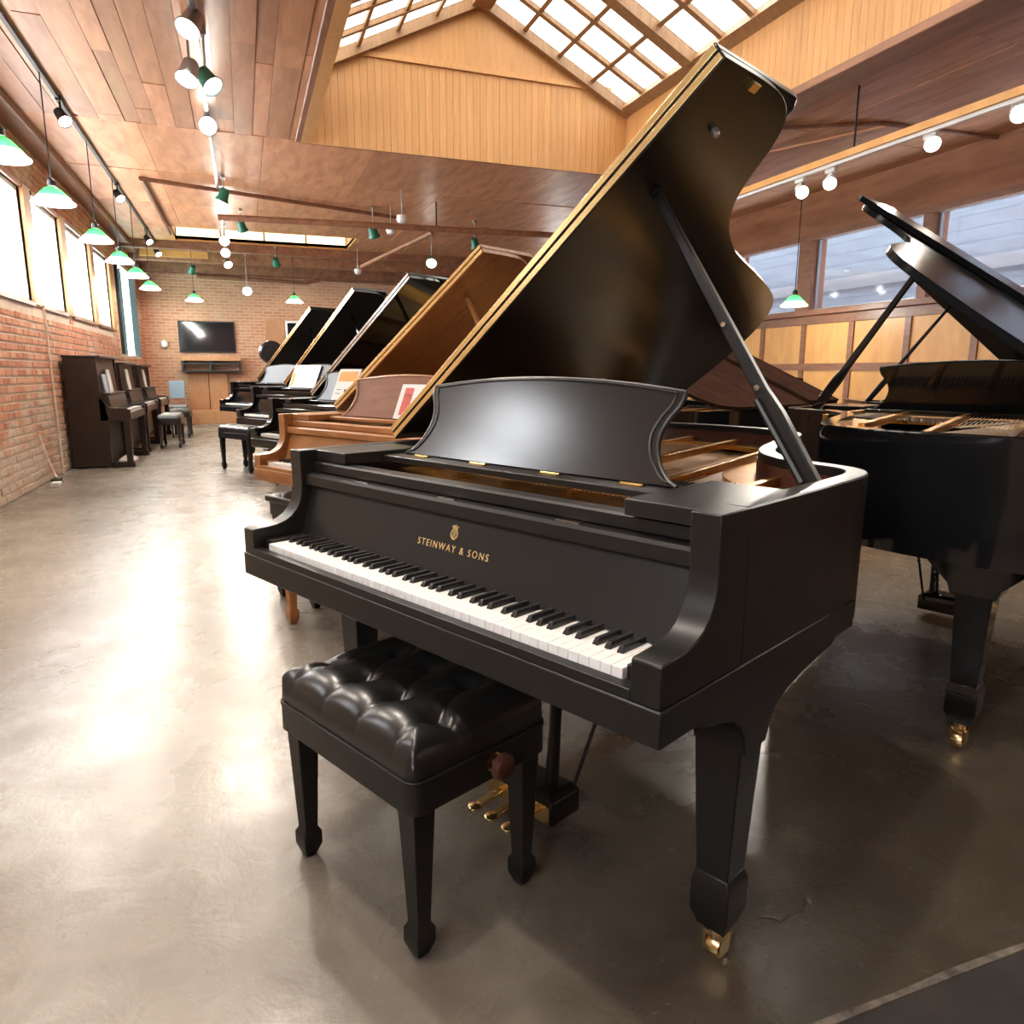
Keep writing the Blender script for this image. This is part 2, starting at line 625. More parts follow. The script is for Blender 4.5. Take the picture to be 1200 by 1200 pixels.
def catmull(pts, n=6):
    out = []
    P = [Vector((*p, 0)) for p in pts]
    for i in range(len(P) - 1):
        p0, p1, p2, p3 = P[max(i - 1, 0)], P[i], P[i + 1], P[min(i + 2, len(P) - 1)]
        for k in range(n):
            t = k / n
            q = 0.5 * ((2 * p1) + (-p0 + p2) * t + (2 * p0 - 5 * p1 + 4 * p2 - p3) * t * t + (-p0 + 3 * p1 - 3 * p2 + p3) * t ** 3)
            out.append((q.x, q.y))
    out.append((P[-1].x, P[-1].y))
    return out


def offset(poly, d):
    """offset an open polyline to its left by d"""
    out = []
    n = len(poly)
    for i in range(n):
        a, b = Vector(poly[max(i - 1, 0)]), Vector(poly[min(i + 1, n - 1)])
        t = (b - a).normalized()
        out.append((poly[i][0] - t.y * d, poly[i][1] + t.x * d))
    return out


# ------------------------------------------------------------------ room shell
# floor: three pours, a filled joint between the first two
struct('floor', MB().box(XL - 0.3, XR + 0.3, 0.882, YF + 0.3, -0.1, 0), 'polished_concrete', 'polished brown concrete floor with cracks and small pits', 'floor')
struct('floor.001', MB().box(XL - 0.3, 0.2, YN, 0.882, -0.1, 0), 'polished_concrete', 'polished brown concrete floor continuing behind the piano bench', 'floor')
struct('floor.002', MB().box(0.2, XR + 0.3, YN, 0.875, -0.1, -0.002), 'dark_concrete', 'darker concrete floor slab beyond the filled joint', 'floor')
jb = MB()
pts_a, pts_b = [], []
rj = random.Random(3)
for k in range(60):
    x = 0.2 + k * 0.135
    pts_a.append((x, 0.876 - 0.006 * rj.random()))
    pts_b.append((x, 0.883 + 0.007 * rj.random()))
jb.prism(pts_a + pts_b[::-1], -0.09, 0.0015, 'z')
struct('trim_1', jb, 'joint_filler', 'pale filled joint between the two concrete floor slabs', 'joint')

# ceiling backing with the two wells left open
cz0, cz1 = HC + 0.03, HC + 0.09
ceil = sroot('ceiling', 'brown wooden ceiling of lacquered boards and panels', 'ceiling')
bk = MB()
for (x0, x1, y0, y1) in ((XL - .3, WX0, YN, WY1), (WX1, XR + .3, YN, WY1), (WX0, WX1, YN, WY0),
                         (XL - .3, XR + .3, WY1, VY0), (XL - .3, VX0, VY0, VY1), (VX1, XR + .3, VY0, VY1), (XL - .3, XR + .3, VY1, YF + .3)):
    bk.box(x0, x1, y0, y1, cz0, cz1)
struct('ceiling_deck', bk, 'beam_wood', parent=ceil)
rp = random.Random(11)
# long boards on the window side
x = XL
k = 0
while x < WX0 - 0.01:
    w = min(rp.choice((0.15, 0.19, 0.19, 0.24)), WX0 - x)
    y = YN + rp.random() * 2
    y0 = YN
    while y0 < WY1 - 0.01:
        y1 = min(y, WY1)
        if y1 - y0 > 0.05:
            dz = rp.uniform(0, 0.012)
            b = MB().box(-w / 2 + 0.002, w / 2 - 0.002, 0.002, y1 - y0 - 0.002, 0, 0.03)
            obj('ceiling_board', b.mesh('ceiling_board', False), 'ceiling_board', ceil, (x + w / 2, y0, HC + dz))
        y0 = y1
        y += rp.uniform(2.6, 4.2)
    x += w


def panels(x0, x1, y0, y1, pw, pl):
    nx, ny = max(1, round((x1 - x0) / pw)), max(1, round((y1 - y0) / pl))
    for i in range(nx):
        for j in range(ny):
            a, b = x0 + (x1 - x0) * i / nx, x0 + (x1 - x0) * (i + 1) / nx
            c, d = y0 + (y1 - y0) * j / ny, y0 + (y1 - y0) * (j + 1) / ny
            m_ = MB().box(a + .003, b - .003, c + .003, d - .003, HC + rp.uniform(0, .008), HC + .03)
            obj('ceiling_panel', m_.mesh('ceiling_panel', False), 'ceiling_panel', ceil)


panels(WX1, XR, YN, WY1, 1.0, 2.4)
panels(WX0, WX1, YN, WY0, 1.4, 1.8)
panels(XL, XR, WY1, VY0, 1.3, 2.0)
panels(XL, VX0, VY0, VY1, 1.1, 1.5)
panels(VX1, XR, VY0, VY1, 1.2, 1.5)
panels(XL, XR, VY1, YF, 1.3, 1.5)

# ---- window wall (left): mortar core with openings, bricks in front
WIN = []          # (y0, y1)
for (a, b) in ((8.30, 9.62), (10.02, 11.32), (11.66, 13.25), (13.62, 14.95)):
    WIN.append((a, b))
WIN += [(6.62, 7.92), (3.0, 3.58), (-.45, .85), (-2.15, -.85), (-3.85, -2.55)]
WIN.sort()
WZ0, WZ1 = 1.98, 3.18
W5 = (15.75, 18.45)
wl = sroot('wall_left', 'old red brick wall with patches of pale plaster below the windows', 'wall')
core = MB()
ops = WIN + [W5]
core.box(XL - .09, XL, YN, YF + .3, 0, 1.55)
core.box(XL - .09, XL, YN, YF + .3, 3.28, HC + .2)
ys = [YN]
for a, b in ops:
    ys += [a, b]
ys.append(YF + .3)
for i in range(0, len(ys), 2):
    core.box(XL - .09, XL, ys[i], ys[i + 1], 1.55, 3.28)
for a, b in WIN:
    core.box(XL - .09, XL, a, b, 1.55, WZ0)
    core.box(XL - .09, XL, a, b, WZ1, 3.28)
struct('mortar', core, 'mortar', parent=wl)
# bricks
BL, BH, RH = 0.213, 0.060, 0.0835
brick_me = []
for q in range(3):
    bm_ = MB()
    rb = random.Random(q)
    j = lambda: rb.uniform(-.003, .003)
    bm_.add([(-.02, 0 + j(), 0 + j()), (-.02, BL + j(), 0 + j()), (-.02, BL + j(), BH + j()), (-.02, 0 + j(), BH + j()),
             (.011, .004 + j(), .004 + j()), (.011, BL - .004 + j(), .004 + j()), (.011, BL - .004 + j(), BH - .004 + j()), (.011, .004 + j(), BH - .004 + j())],
            [(4, 5, 6, 7), (0, 1, 5, 4), (1, 2, 6, 5), (2, 3, 7, 6), (3, 0, 4, 7)])
    brick_me.append(bm_.mesh('brick', False))
cells = []
row = 0
z = 0.012
while z + BH < 3.75:
    y = 7.6 + (0.1125 if row % 2 else 0)
    while y < YF - 0.2:
        ok = True
        for a, b in WIN:
            if y + BL > a - .01 and y < b + .01 and z + BH > WZ0 - .08 and z < WZ1 + .02:
                ok = False
        if y + BL > W5[0] - .1 and y < W5[1] + .1 and z + BH > 1.5 and z < 3.3:
            ok = False
        if ok:
            cells.append((math.hypot(y * 1.0, (z - 1.2) * 0.8) if 8.0 < y else 99 + y, y, z))
        y += 0.225
    z += RH
    row += 1
cells.sort()
rest = MB()
for n_, (d, y, z) in enumerate(cells):
    dx = random.uniform(-.004, .004)
    if n_ < 300:
        obj('brick', brick_me[n_ % 3], 'brick_red', wl, (XL + dx, y, z))
    else:
        rest.box(XL - .02, XL + .010 + dx, y, y + BL, z, z + BH)
ro = obj('far_bricks', rest.mesh('far_bricks', False, False), 'brick_red', wl)
ro['kind'] = 'stuff'
ro['label'] = 'smaller bricks further along the wall'


def window_unit(n, a, b, label, posts=True):
    r = sroot('window_%d' % n, label, 'window')
    xg = XL - .06
    struct('pane', MB().box(xg - .004, xg + .004, a, b, WZ0 + .03, 2.62), 'window_glass', parent=r)
    struct('pane', MB().box(xg - .004, xg + .004, a, b, 2.66, WZ1 - .03), 'window_glass', parent=r)
    f = MB().box(xg - .03, xg + .03, a, b, 2.615, 2.665)
    struct('meeting_rail', f, 'white_metal', parent=r)
    f = MB().box(xg - .04, xg + .04, a, a + .05, WZ0, WZ1).box(xg - .04, xg + .04, b - .05, b, WZ0, WZ1)
    f.box(xg - .04, xg + .04, a + .05, b - .05, WZ1 - .05, WZ1).box(xg - .04, xg + .04, a + .05, b - .05, WZ0, WZ0 + .05)
    struct('window_frame', f, 'white_metal', parent=r)
    struct('window_sill', MB().box(XL - .28, XL + .03, a - .02, b + .02, WZ0 - .045, WZ0), 'frame_brown', parent=r)
    # wooden jamb post on the far side, turned to the room
    struct('jamb_post', MB().box(XL - .08, XL + .035, b, b + .30, WZ0 - .02, WZ1 + .05), 'post_orange', parent=r)
    struct('window_head', MB().box(XL - .09, XL + .03, a, b, WZ1, WZ1 + .05), 'frame_brown', parent=r)


vis = {8.30: 'bright window in the brick wall behind the first hanging pendants',
       10.02: 'bright sash window with a crossbar and wooden post in the brick wall',
       11.66: 'tall bright window beyond the sash window with the crossbar',
       13.62: 'last bright window before the tall pale blue-green window'}
for i, (a, b) in enumerate(WIN):
    window_unit(i + 1, a, b, vis.get(a, 'bright window in the brick wall before the first pendant' if a > 5 else 'narrow bright side window in the brick wall' if a > 3 else 'bright window in the brick wall beyond the narrow one'))
r = sroot('window_12', 'tall pale blue-green frosted window near the far corner', 'window')
struct('pane', MB().box(XL - .12, XL - .10, W5[0] + .12, 17.0, 1.58, 3.25), 'frosted_teal', parent=r)
struct('pane', MB().box(XL - .12, XL - .10, 17.06, W5[1] - .06, 1.58, 3.25), 'frosted_teal', parent=r)
f = MB().box(XL - .16, XL + .05, W5[0], W5[0] + .12, 1.55, 3.28).box(XL - .14, XL - .06, 17.0, 17.06, 1.55, 3.28)
f.box(XL - .14, XL + .02, W5[1] - .06, W5[1], 1.55, 3.28)
struct('window_frame', f, 'black_metal', parent=r)

# ---- far wall
bw = MB().box(XL - .3, XR + .3, YF, YF + .3, 0, HC + .2)
struct('wall_back', bw, 'far_brick', 'far red brick wall with the television', 'wall')
struct('wall_front', MB().box(XL - .3, XR + .3, YN - .3, YN, 0, HC + .2), 'far_brick', 'brick wall behind the camera', 'wall')

# ---- right wall: dado panels, ledge, windows, header
wr = sroot('wall_right', 'orange wood panelled wall with brown battens under the interior windows', 'wall')
RZ0, RZ1 = 2.15, 3.17
struct('dado_backing', MB().box(XR, XR + .25, YN, YF, 0, RZ0 - .02), 'dado_brown', parent=wr)
struct('header', MB().box(XR, XR + .25, YN, YF, RZ1, HC + .2), 'header_wood', parent=wr)
posts = [5.35, 6.97, 9.02, 10.75, 12.5, 14.2, 16.0, 17.7, 3.6, 1.9, 0.2, -1.5, -3.2]
posts.sort()
for p in posts:
    struct('post', MB().box(XR - .01, XR + .25, p - .12 if p == 9.02 else p - .07, p + .16 if p == 9.02 else p + .07, RZ0 - .02, RZ1), 'frame_brown', parent=wr)
struct('ledge', MB().box(XR - .16, XR + .06, YN, YF, RZ0 - .10, RZ0 - .02), 'frame_brown', parent=wr, bev=.006)
struct('ledge_apron', MB().box(XR - .05, XR, YN, YF, RZ0 - .22, RZ0 - .10), 'frame_brown', parent=wr)
struct('window_head_rail', MB().box(XR - .03, XR + .1, YN, YF, RZ1 - .03, RZ1 + .05), 'frame_brown', parent=wr)
struct('middle_rail', MB().box(XR - .035, XR, YN, YF, 1.26, 1.36), 'frame_brown', parent=wr)
struct('skirting', MB().box(XR - .035, XR, YN, YF, 0, .16), 'frame_brown', parent=wr)
bat = [7.09 + 0.925 * k for k in range(-12, 13)]
for b_ in bat:
    if YN < b_ < YF:
        struct('batten', MB().box(XR - .035, XR, b_ - .045, b_ + .045, .16, 1.26), 'frame_brown', parent=wr)
        struct('batten', MB().box(XR - .035, XR, b_ - .045, b_ + .045, 1.36, RZ0 - .22), 'frame_brown', parent=wr)
for k in range(len(bat) - 1):
    a, b = max(bat[k] + .045, YN), min(bat[k + 1] - .045, YF)
    if b > a:
        struct('wall_panel', MB().box(XR - .012, XR, a, b, .16, 1.26), 'panel_orange', parent=wr)
        struct('wall_panel', MB().box(XR - .012, XR, a, b, 1.36, RZ0 - .22), 'panel_orange', parent=wr)
pl = sorted(posts)
for k in range(len(pl) - 1):
    r = sroot('window_%d' % (20 + k), {9.02: 'dusty window with the green pendant in front of it', 6.97: 'dusty window beside the green pendant, mirroring the spotlights', 5.35: 'dusty window above the glossy black grand piano'}.get(pl[k], 'dusty window over the wood panelled wall'), 'window')
    a = pl[k] + (.16 if pl[k] == 9.02 else .07)
    b = pl[k + 1] - (.12 if pl[k + 1] == 9.02 else .07)
    struct('pane', MB().box(XR + .10, XR + .108, a, b, RZ0 - .02, RZ1), 'dusty_glass', parent=r)
    f = MB().box(XR + .08, XR + .13, a, a + .035, RZ0 - .02, RZ1).box(XR + .08, XR + .13, b - .035, b, RZ0 - .02, RZ1)
    f.box(XR + .08, XR + .13, a + .035, b - .035, RZ1 - .035, RZ1).box(XR + .08, XR + .13, a + .035, b - .035, RZ0 - .02, RZ0 + .015)
    struct('sash', f, 'grey_metal', parent=r)
# neighbouring building seen through the dusty windows
nb = sroot('exterior_building', 'grey boarded building seen through the dusty windows', 'building')
for k in range(24):
    z = 1.0 + k * .2
    struct('board', MB().box(XR + 2.6, XR + 2.66, -6, 22, z, z + .197), 'siding_grey', parent=nb)
struct('wall_core', MB().box(XR + 2.66, XR + 2.9, -6, 22, 0, 6.0), 'siding_grey', parent=nb)
struct('trim_board', MB().box(XR + 2.52, XR + 2.6, -6, 22, 2.75, 2.95), 'grey_metal', parent=nb)  # pale strip standing in for the reflected band low in the windows

# ---- skylight well
def boards_wall(name, label, plane, u0, u1, z0, zfun, flip):
    """vertical beaded boards; plane ('x', X) or ('y', Y)"""
    rt = sroot(name, label, 'wall')
    n = round((u1 - u0) / 0.085)
    w = (u1 - u0) / n
    for k in range(n):
        a, b = u0 + k * w, u0 + (k + 1) * w
        za, zb = zfun(a), zfun(b)
        g = .0016
        poly = [(a + g, z0), (b - g, z0), (b - g, zb), (a + g, za)]
        t0, t1 = (plane[1], plane[1] + .018 * flip)
        mb = MB()
        mb.prism(poly, t0, t1, plane[0])
        struct('board', mb.mesh('board', False), 'beadboard', parent=rt)
    return rt


TR = 4.80
flat = lambda u: EAVE
gw = boards_wall('wall_gable', 'tan vertical beadboard end wall under the skylight gable', ('y', WY1), WX0, WX1, HC - .02, lambda u: min(TR, EAVE + (RIDGE - EAVE) * (1 - abs(u - RX) / (RX - WX0))), -1)
gp = [(WX0 + (TR - EAVE) / (RIDGE - EAVE) * (RX - WX0), TR), (WX1 - (TR - EAVE) / (RIDGE - EAVE) * (RX - WX0), TR), (RX, RIDGE)]
mb = MB().prism(gp, WY1 - .022, WY1 + .01, 'y')
struct('gable_panel', mb, 'beadboard', parent=gw)
struct('gable_trim', MB().box(gp[0][0] - .2, gp[1][0] + .2, WY1 - .045, WY1, TR - .03, TR + .03), 'beadboard', parent=gw)
struct('backing', MB().prism([(WX0 - .1, HC), (WX1 + .1, HC), (WX1 + .1, EAVE), (RX, RIDGE + .05), (WX0 - .1, EAVE)], WY1 + .02, WY1 + .1, 'y'), 'beam_wood', parent=gw)
ws = boards_wall('wall_well', 'tan vertical beadboard side wall of the skylight well above the raised lid', ('x', WX1), WY0, WY1, HC - .02, flat, -1)
struct('backing', MB().box(WX1 + .02, WX1 + .1, WY0, WY1, HC, EAVE + .05), 'beam_wood', parent=ws)
struct('wall_well.001', MB().box(WX0 - .1, WX0 + .012, WY0, WY1, HC - .02, EAVE + .05), 'beadboard', 'tan boarded side of the skylight well on the window side', 'wall')
struct('wall_well.002', MB().prism([(WX0 - .1, HC - .02), (WX1 + .1, HC - .02), (WX1 + .1, EAVE), (RX, RIDGE + .05), (WX0 - .1, EAVE)], WY0 - .1, WY0, 'y'), 'beadboard', 'boarded end of the skylight well behind the camera', 'wall')
struct('trim_2', MB().box(WX1 - .02, WX1 + .30, WY0, WY1 + .3, HC - .07, HC + .01), 'beam_wood', 'brown trim beam along the skylight well beside the raised lid', 'trim', bev=.01)
struct('trim_3', MB().box(WX0 - .16, WX0 + .0, WY0, WY1, HC - .018, HC + .01), 'beam_wood', 'brown trim beam along the skylight well on the board side', 'trim', bev=.01)

sk = sroot('window_40', 'gabled skylight with rows of white panes between wooden muntins', 'skylight')
SL = math.hypot(RX - WX0, RIDGE - EAVE)
ang = math.atan2(RIDGE - EAVE, RX - WX0)
bars_y = []
yy = WY1
for side in (-1, 1):
    ex_ = Vector((side * math.cos(ang), 0, -math.sin(ang)))     # down the slope
    nz_ = Vector((side * math.sin(ang), 0, math.cos(ang)))
    m3 = Matrix((ex_, Vector((0, 1, 0)), nz_)).transposed()
    top = Vector((RX, 0, RIDGE))

    def at(s, y, n=0.0):
        return top + ex_ * s + Vector((0, y, 0)) + nz_ * n
    # edge rails
    for s0, s1, nm in ((0, .11, 'ridge_rail'), (SL - .13, SL + .02, 'eave_rail')):
        struct(nm, MB().obox(at((s0 + s1) / 2, (WY0 + WY1) / 2, -.02), s1 - s0, WY1 - WY0, .10, m3), 'sash_wood', parent=sk)
    struct('rake_rail', MB().obox(at(SL / 2, WY1 - .06, -.03), SL, .12, .12, m3), 'sash_wood', parent=sk)
    s_a, s_b = .11, SL - .13
    nrow = 4
    ph = (s_b - s_a) / nrow
    y = WY1 - .12
    cnt = 0
    while y > WY0 + .5:
        pw = .43
        for k in range(nrow):
            sm = s_a + ph * (k + .5)
            struct('pane', MB().obox(at(sm, y - pw / 2, .01), ph, pw, .006, m3).mesh('pane', False), 'skylight_glass', parent=sk)
        y -= pw
        cnt += 1
        bw_ = .16 if cnt % 3 == 0 else .07
        struct('muntin' if bw_ < .1 else 'rafter', MB().obox(at((s_a + s_b) / 2, y - bw_ / 2, -.01 if bw_ < .1 else -.04), s_b - s_a, bw_, .05 if bw_ < .1 else .13, m3).mesh('muntin', False), 'sash_wood', parent=sk)
        y -= bw_
    for k in range(1, nrow):
        struct('cross_muntin', MB().obox(at(s_a + ph * k, (WY0 + WY1) / 2, -.008), .05, WY1 - WY0 - .2, .03, m3).mesh('muntin', False), 'sash_wood', parent=sk)
struct('ridge_beam', MB().box(RX - .12, RX + .12, WY0, WY1, RIDGE - .12, RIDGE + .03), 'sash_wood', parent=sk)

# second shallow well near the far end
sk2 = sroot('window_41', 'shallow bright skylight well in the far ceiling', 'skylight')
struct('well_lining', MB().box(VX0 - .08, VX1 + .08, VY0 - .08, VY0, HC, 4.45).box(VX0 - .08, VX0, VY0, VY1, HC, 4.45).box(VX1, VX1 + .08, VY0, VY1, HC, 4.45), 'panel_orange', parent=sk2)
struct('well_top', MB().box(VX0 - .08, VX1 + .08, VY0 - .08, VY1 + .05, 4.45, 4.5), 'panel_orange', parent=sk2)
for k in range(4):
    a = VX0 + (VX1 - VX0) * k / 4
    struct('pane', MB().box(a + .012, a + (VX1 - VX0) / 4 - .012, VY1 + .03, VY1 + .04, HC + .09, 4.45), 'cream_glass', parent=sk2)
for k in range(5):
    a = VX0 + (VX1 - VX0) * k / 4
    struct('mullion', MB().box(a - .015, a + .015, VY1, VY1 + .05, HC, 4.45), 'panel_orange', parent=sk2)
struct('sill_rail', MB().box(VX0, VX1, VY1, VY1 + .05, HC, HC + .09), 'panel_orange', parent=sk2)

# cross beams at the far end and along the boards
for y, h, d in ((VY1 + .18, .16, .2), (17.9, .22, .24), (19.15, .3, .26)):
    struct('trim_beam', MB().box(XL, XR, y - d / 2, y + d / 2, HC - h, HC + .02), 'beam_wood', 'brown cross beam under the far ceiling', 'beam', bev=.01)
struct('trim_ledger', MB().box(XL, XL + .22, YN, YF, HC - .10, HC + .02), 'beam_wood', 'dark wall beam where the brick wall meets the ceiling', 'beam', bev=.02)
struct('trim_board_far', MB().box(XL + .3, XL + 1.6, 17.2, 17.26, HC - .22, HC - .02), 'panel_orange', 'short pale orange board hung under the far ceiling', 'board')


# ------------------------------------------------------------------ grand pianos
RIM = catmull([(.7155, .259), (.7155, .40), (.7155, .58), (.7155, .74), (.706, .84), (.672, .915), (.61, .960), (.53, .990), (.45, 1.03), (.378, 1.10),
               (.318, 1.20), (.272, 1.32), (.235, 1.46), (.20, 1.60), (.160, 1.74), (.112, 1.86), (.04, 1.945), (-.07, 2.005), (-.22, 2.04), (-.40, 2.05),
               (-.56, 2.035), (-.655, 1.98), (-.70, 1.88), (-.7155, 1.72), (-.7155, 1.2), (-.7155, .7), (-.7155, .259)], 5)
RIN = offset(RIM, .05)
HW = .7155


def ring_mesh(outer, inner, z0, z1, ch=0.0):
    """closed-section band along an open line; ch: small chamfer on the upper edges"""
    mb = MB()
    n = len(outer)
    loops = [[(*p, z0) for p in outer]]
    if ch:
        o2 = [(a[0] + (b[0] - a[0]) * ch / .05, a[1] + (b[1] - a[1]) * ch / .05) for a, b in zip(outer, inner)]
        i2 = [(b[0] + (a[0] - b[0]) * ch / .05, b[1] + (a[1] - b[1]) * ch / .05) for a, b in zip(outer, inner)]
        loops += [[(*p, z1 - ch) for p in outer], [(*p, z1) for p in o2], [(*p, z1) for p in i2], [(*p, z1 - ch) for p in inner]]
    else:
        loops += [[(*p, z1) for p in outer], [(*p, z1) for p in inner]]
    loops += [[(*p, z0) for p in inner]]
    m_ = len(loops)
    vs = [p for l in loops for p in l]
    fs = []
    for k in range(m_):
        k2 = (k + 1) % m_
        for i in range(n - 1):
            fs.append((k * n + i, k * n + i + 1, k2 * n + i + 1, k2 * n + i))
    fs += [tuple(k * n for k in range(m_)), tuple(k * n + n - 1 for k in range(m_))[::-1]]
    return mb.add(vs, fs)


ARM_PROF = [(0.0, .700), (0.0, .772), (.006, .775), (.045, .777), (.075, .780), (.100, .787), (.122, .799), (.140, .817), (.151, .838), (.158, .862), (.161, .89), (.160, .94), (.158, .9893), (.33, .9893), (.33, .700)]
FALL_PROF = [(.150, .738), (.158, .760), (.168, .79), (.180, .83), (.191, .865), (.198, .8845), (.234, .8845), (.234, .738)]
NOSE_PROF = [(.178, .884), (.174, .889), (.174, .914), (.180, .921), (.236, .921), (.236, .884)]
RAIL_PROF = [(.211, .9215), (.207, .926), (.207, .949), (.212, .954), (.252, .954), (.252, .9215)]
DESK_R = catmull([(.470, 0), (.445, .012), (.415, .045), (.397, .085), (.394, .120), (.406, .155), (.424, .185), (.430, .215)], 4)
DESK = [(x, z) for x, z in DESK_R]
top_arc = [(.43 * (1 - k / 8) , .215 + .030 * (1 - (1 - k / 8) ** 2)) for k in range(1, 9)]
DESK_HALF = DESK + top_arc
DESK_OUT = DESK_HALF + [(-x, z) for x, z in DESK_HALF[-2::-1]]


def leg_mesh():
    mb = MB()
    # shaft and spade foot, centred on the origin in x,y
    mb.frustum([(.215, -.036, .036, -.036, .036), (.56, -.052, .052, -.046, .048), (.64, -.056, .056, -.05, .05)])
    mb.frustum([(.085, -.030, .030, -.030, .030), (.125, -.043, .043, -.043, .043), (.190, -.043, .043, -.043, .043), (.203, -.040, .040, -.040, .040), (.216, -.036, .036, -.036, .036)])
    return mb


def caster_mesh():
    mb = MB()
    mb.lathe([(.014, .05), (.016, .09)], n=12)
    ry = Matrix.Rotation(R(90), 3, 'Y')
    mb.lathe([(.012, -.016), (.025, -.014), (.027, -.006), (.027, .006), (.025, .014), (.012, .016)], (0, .008, .027), 18, ry)
    mb.box(-.022, -.017, -.012, .022, .02, .062).box(.017, .022, -.012, .022, .02, .062).box(-.022, .022, -.012, .014, .055, .066)
    return mb


_M = {}


def mesh_of(key, fn, smooth=True):
    if key not in _M:
        me = fn()
        _M[key] = me.mesh(key, smooth) if isinstance(me, MB) else me
    return _M[key]


def cheek_mesh():
    # curved bracket between the case side and the leg
    poly = [(.105, .645), (.135, .622), (.175, .611), (.215, .603), (.250, .590), (.277, .568), (.292, .540), (.298, .505),
            (.386, .505), (.402, .545), (.428, .570), (.47, .587), (.53, .600), (.61, .611), (.69, .619), (.735, .645)]
    return MB().prism(poly, .605, HW - .0005, 'x')


def lid_outline():
    o = offset(RIM, -.013)
    pts = [(p[0], p[1]) for p in o if p[1] >= .60]
    # start: front right corner of the main lid, end: front left
    return [(HW + .013, .558)] + pts + [(-HW - .013, .558)]


def key_layout():
    ww = 1.244 / 52
    whites, blacks = [], []
    w = 0
    for i in range(88):
        p = (i + 9) % 12
        if p in (1, 3, 6, 8, 10):
            shift = {1: -.12, 3: .12, 6: -.15, 8: 0, 10: .15}[p] * ww
            blacks.append(-.622 + w * ww + shift)
        else:
            whites.append(-.622 + (w + .5) * ww)
            w += 1
    return whites, blacks, ww


WK, BK, KW = key_layout()


def white_key():
    return MB().box(-KW / 2 + .0006, KW / 2 - .0006, .028, .165, .712, .7354)


def black_key():
    return MB().frustum([(.728, -.0068, .0068, .078, .17), (.7375, -.0066, .0066, .079, .17), (.7475, -.0046, .0046, .086, .17)])


def text_mesh(body, size, name, extrude=.0006, spacing=1.0):
    cu = bpy.data.curves.new(name, 'FONT')
    cu.body = body
    cu.size = size
    cu.align_x = 'CENTER'
    cu.extrude = extrude
    cu.space_character = spacing
    cu.resolution_u = 3
    o = bpy.data.objects.new(name, cu)
    COL.objects.link(o)
    dg = bpy.context.evaluated_depsgraph_get()
    me = bpy.data.meshes.new_from_object(o.evaluated_get(dg))
    bpy.data.objects.remove(o)
    me.materials.clear()
    me.materials.append(None)
    return me


def lyre_emblem():
    """small lyre with a curled frame, strings and foot, in the x-y plane, about 0.036 tall"""
    mb = MB()
    for s in (-1, 1):
        pts = [(s * .002, -.013, 0), (s * .008, -.011, 0), (s * .0115, -.005, 0), (s * .0105, .002, 0), (s * .007, .007, 0), (s * .0055, .012, 0), (s * .0085, .0165, 0), (s * .0115, .0145, 0)]
        mb.tube(pts, .0017, 6)
    mb.box(-.0085, .0085, .0105, .0135, -.001, .001)
    for x in (-.0045, -.0015, .0015, .0045):
        mb.box(x - .0006, x + .0006, -.010, .0115, -.0008, .0008)
    mb.box(-.0045, .0045, -.0165, -.0125, -.001, .001)
    mb.lathe([(.0035, -.001), (.0035, .001)], (0, .0165, 0), 10)
    return mb


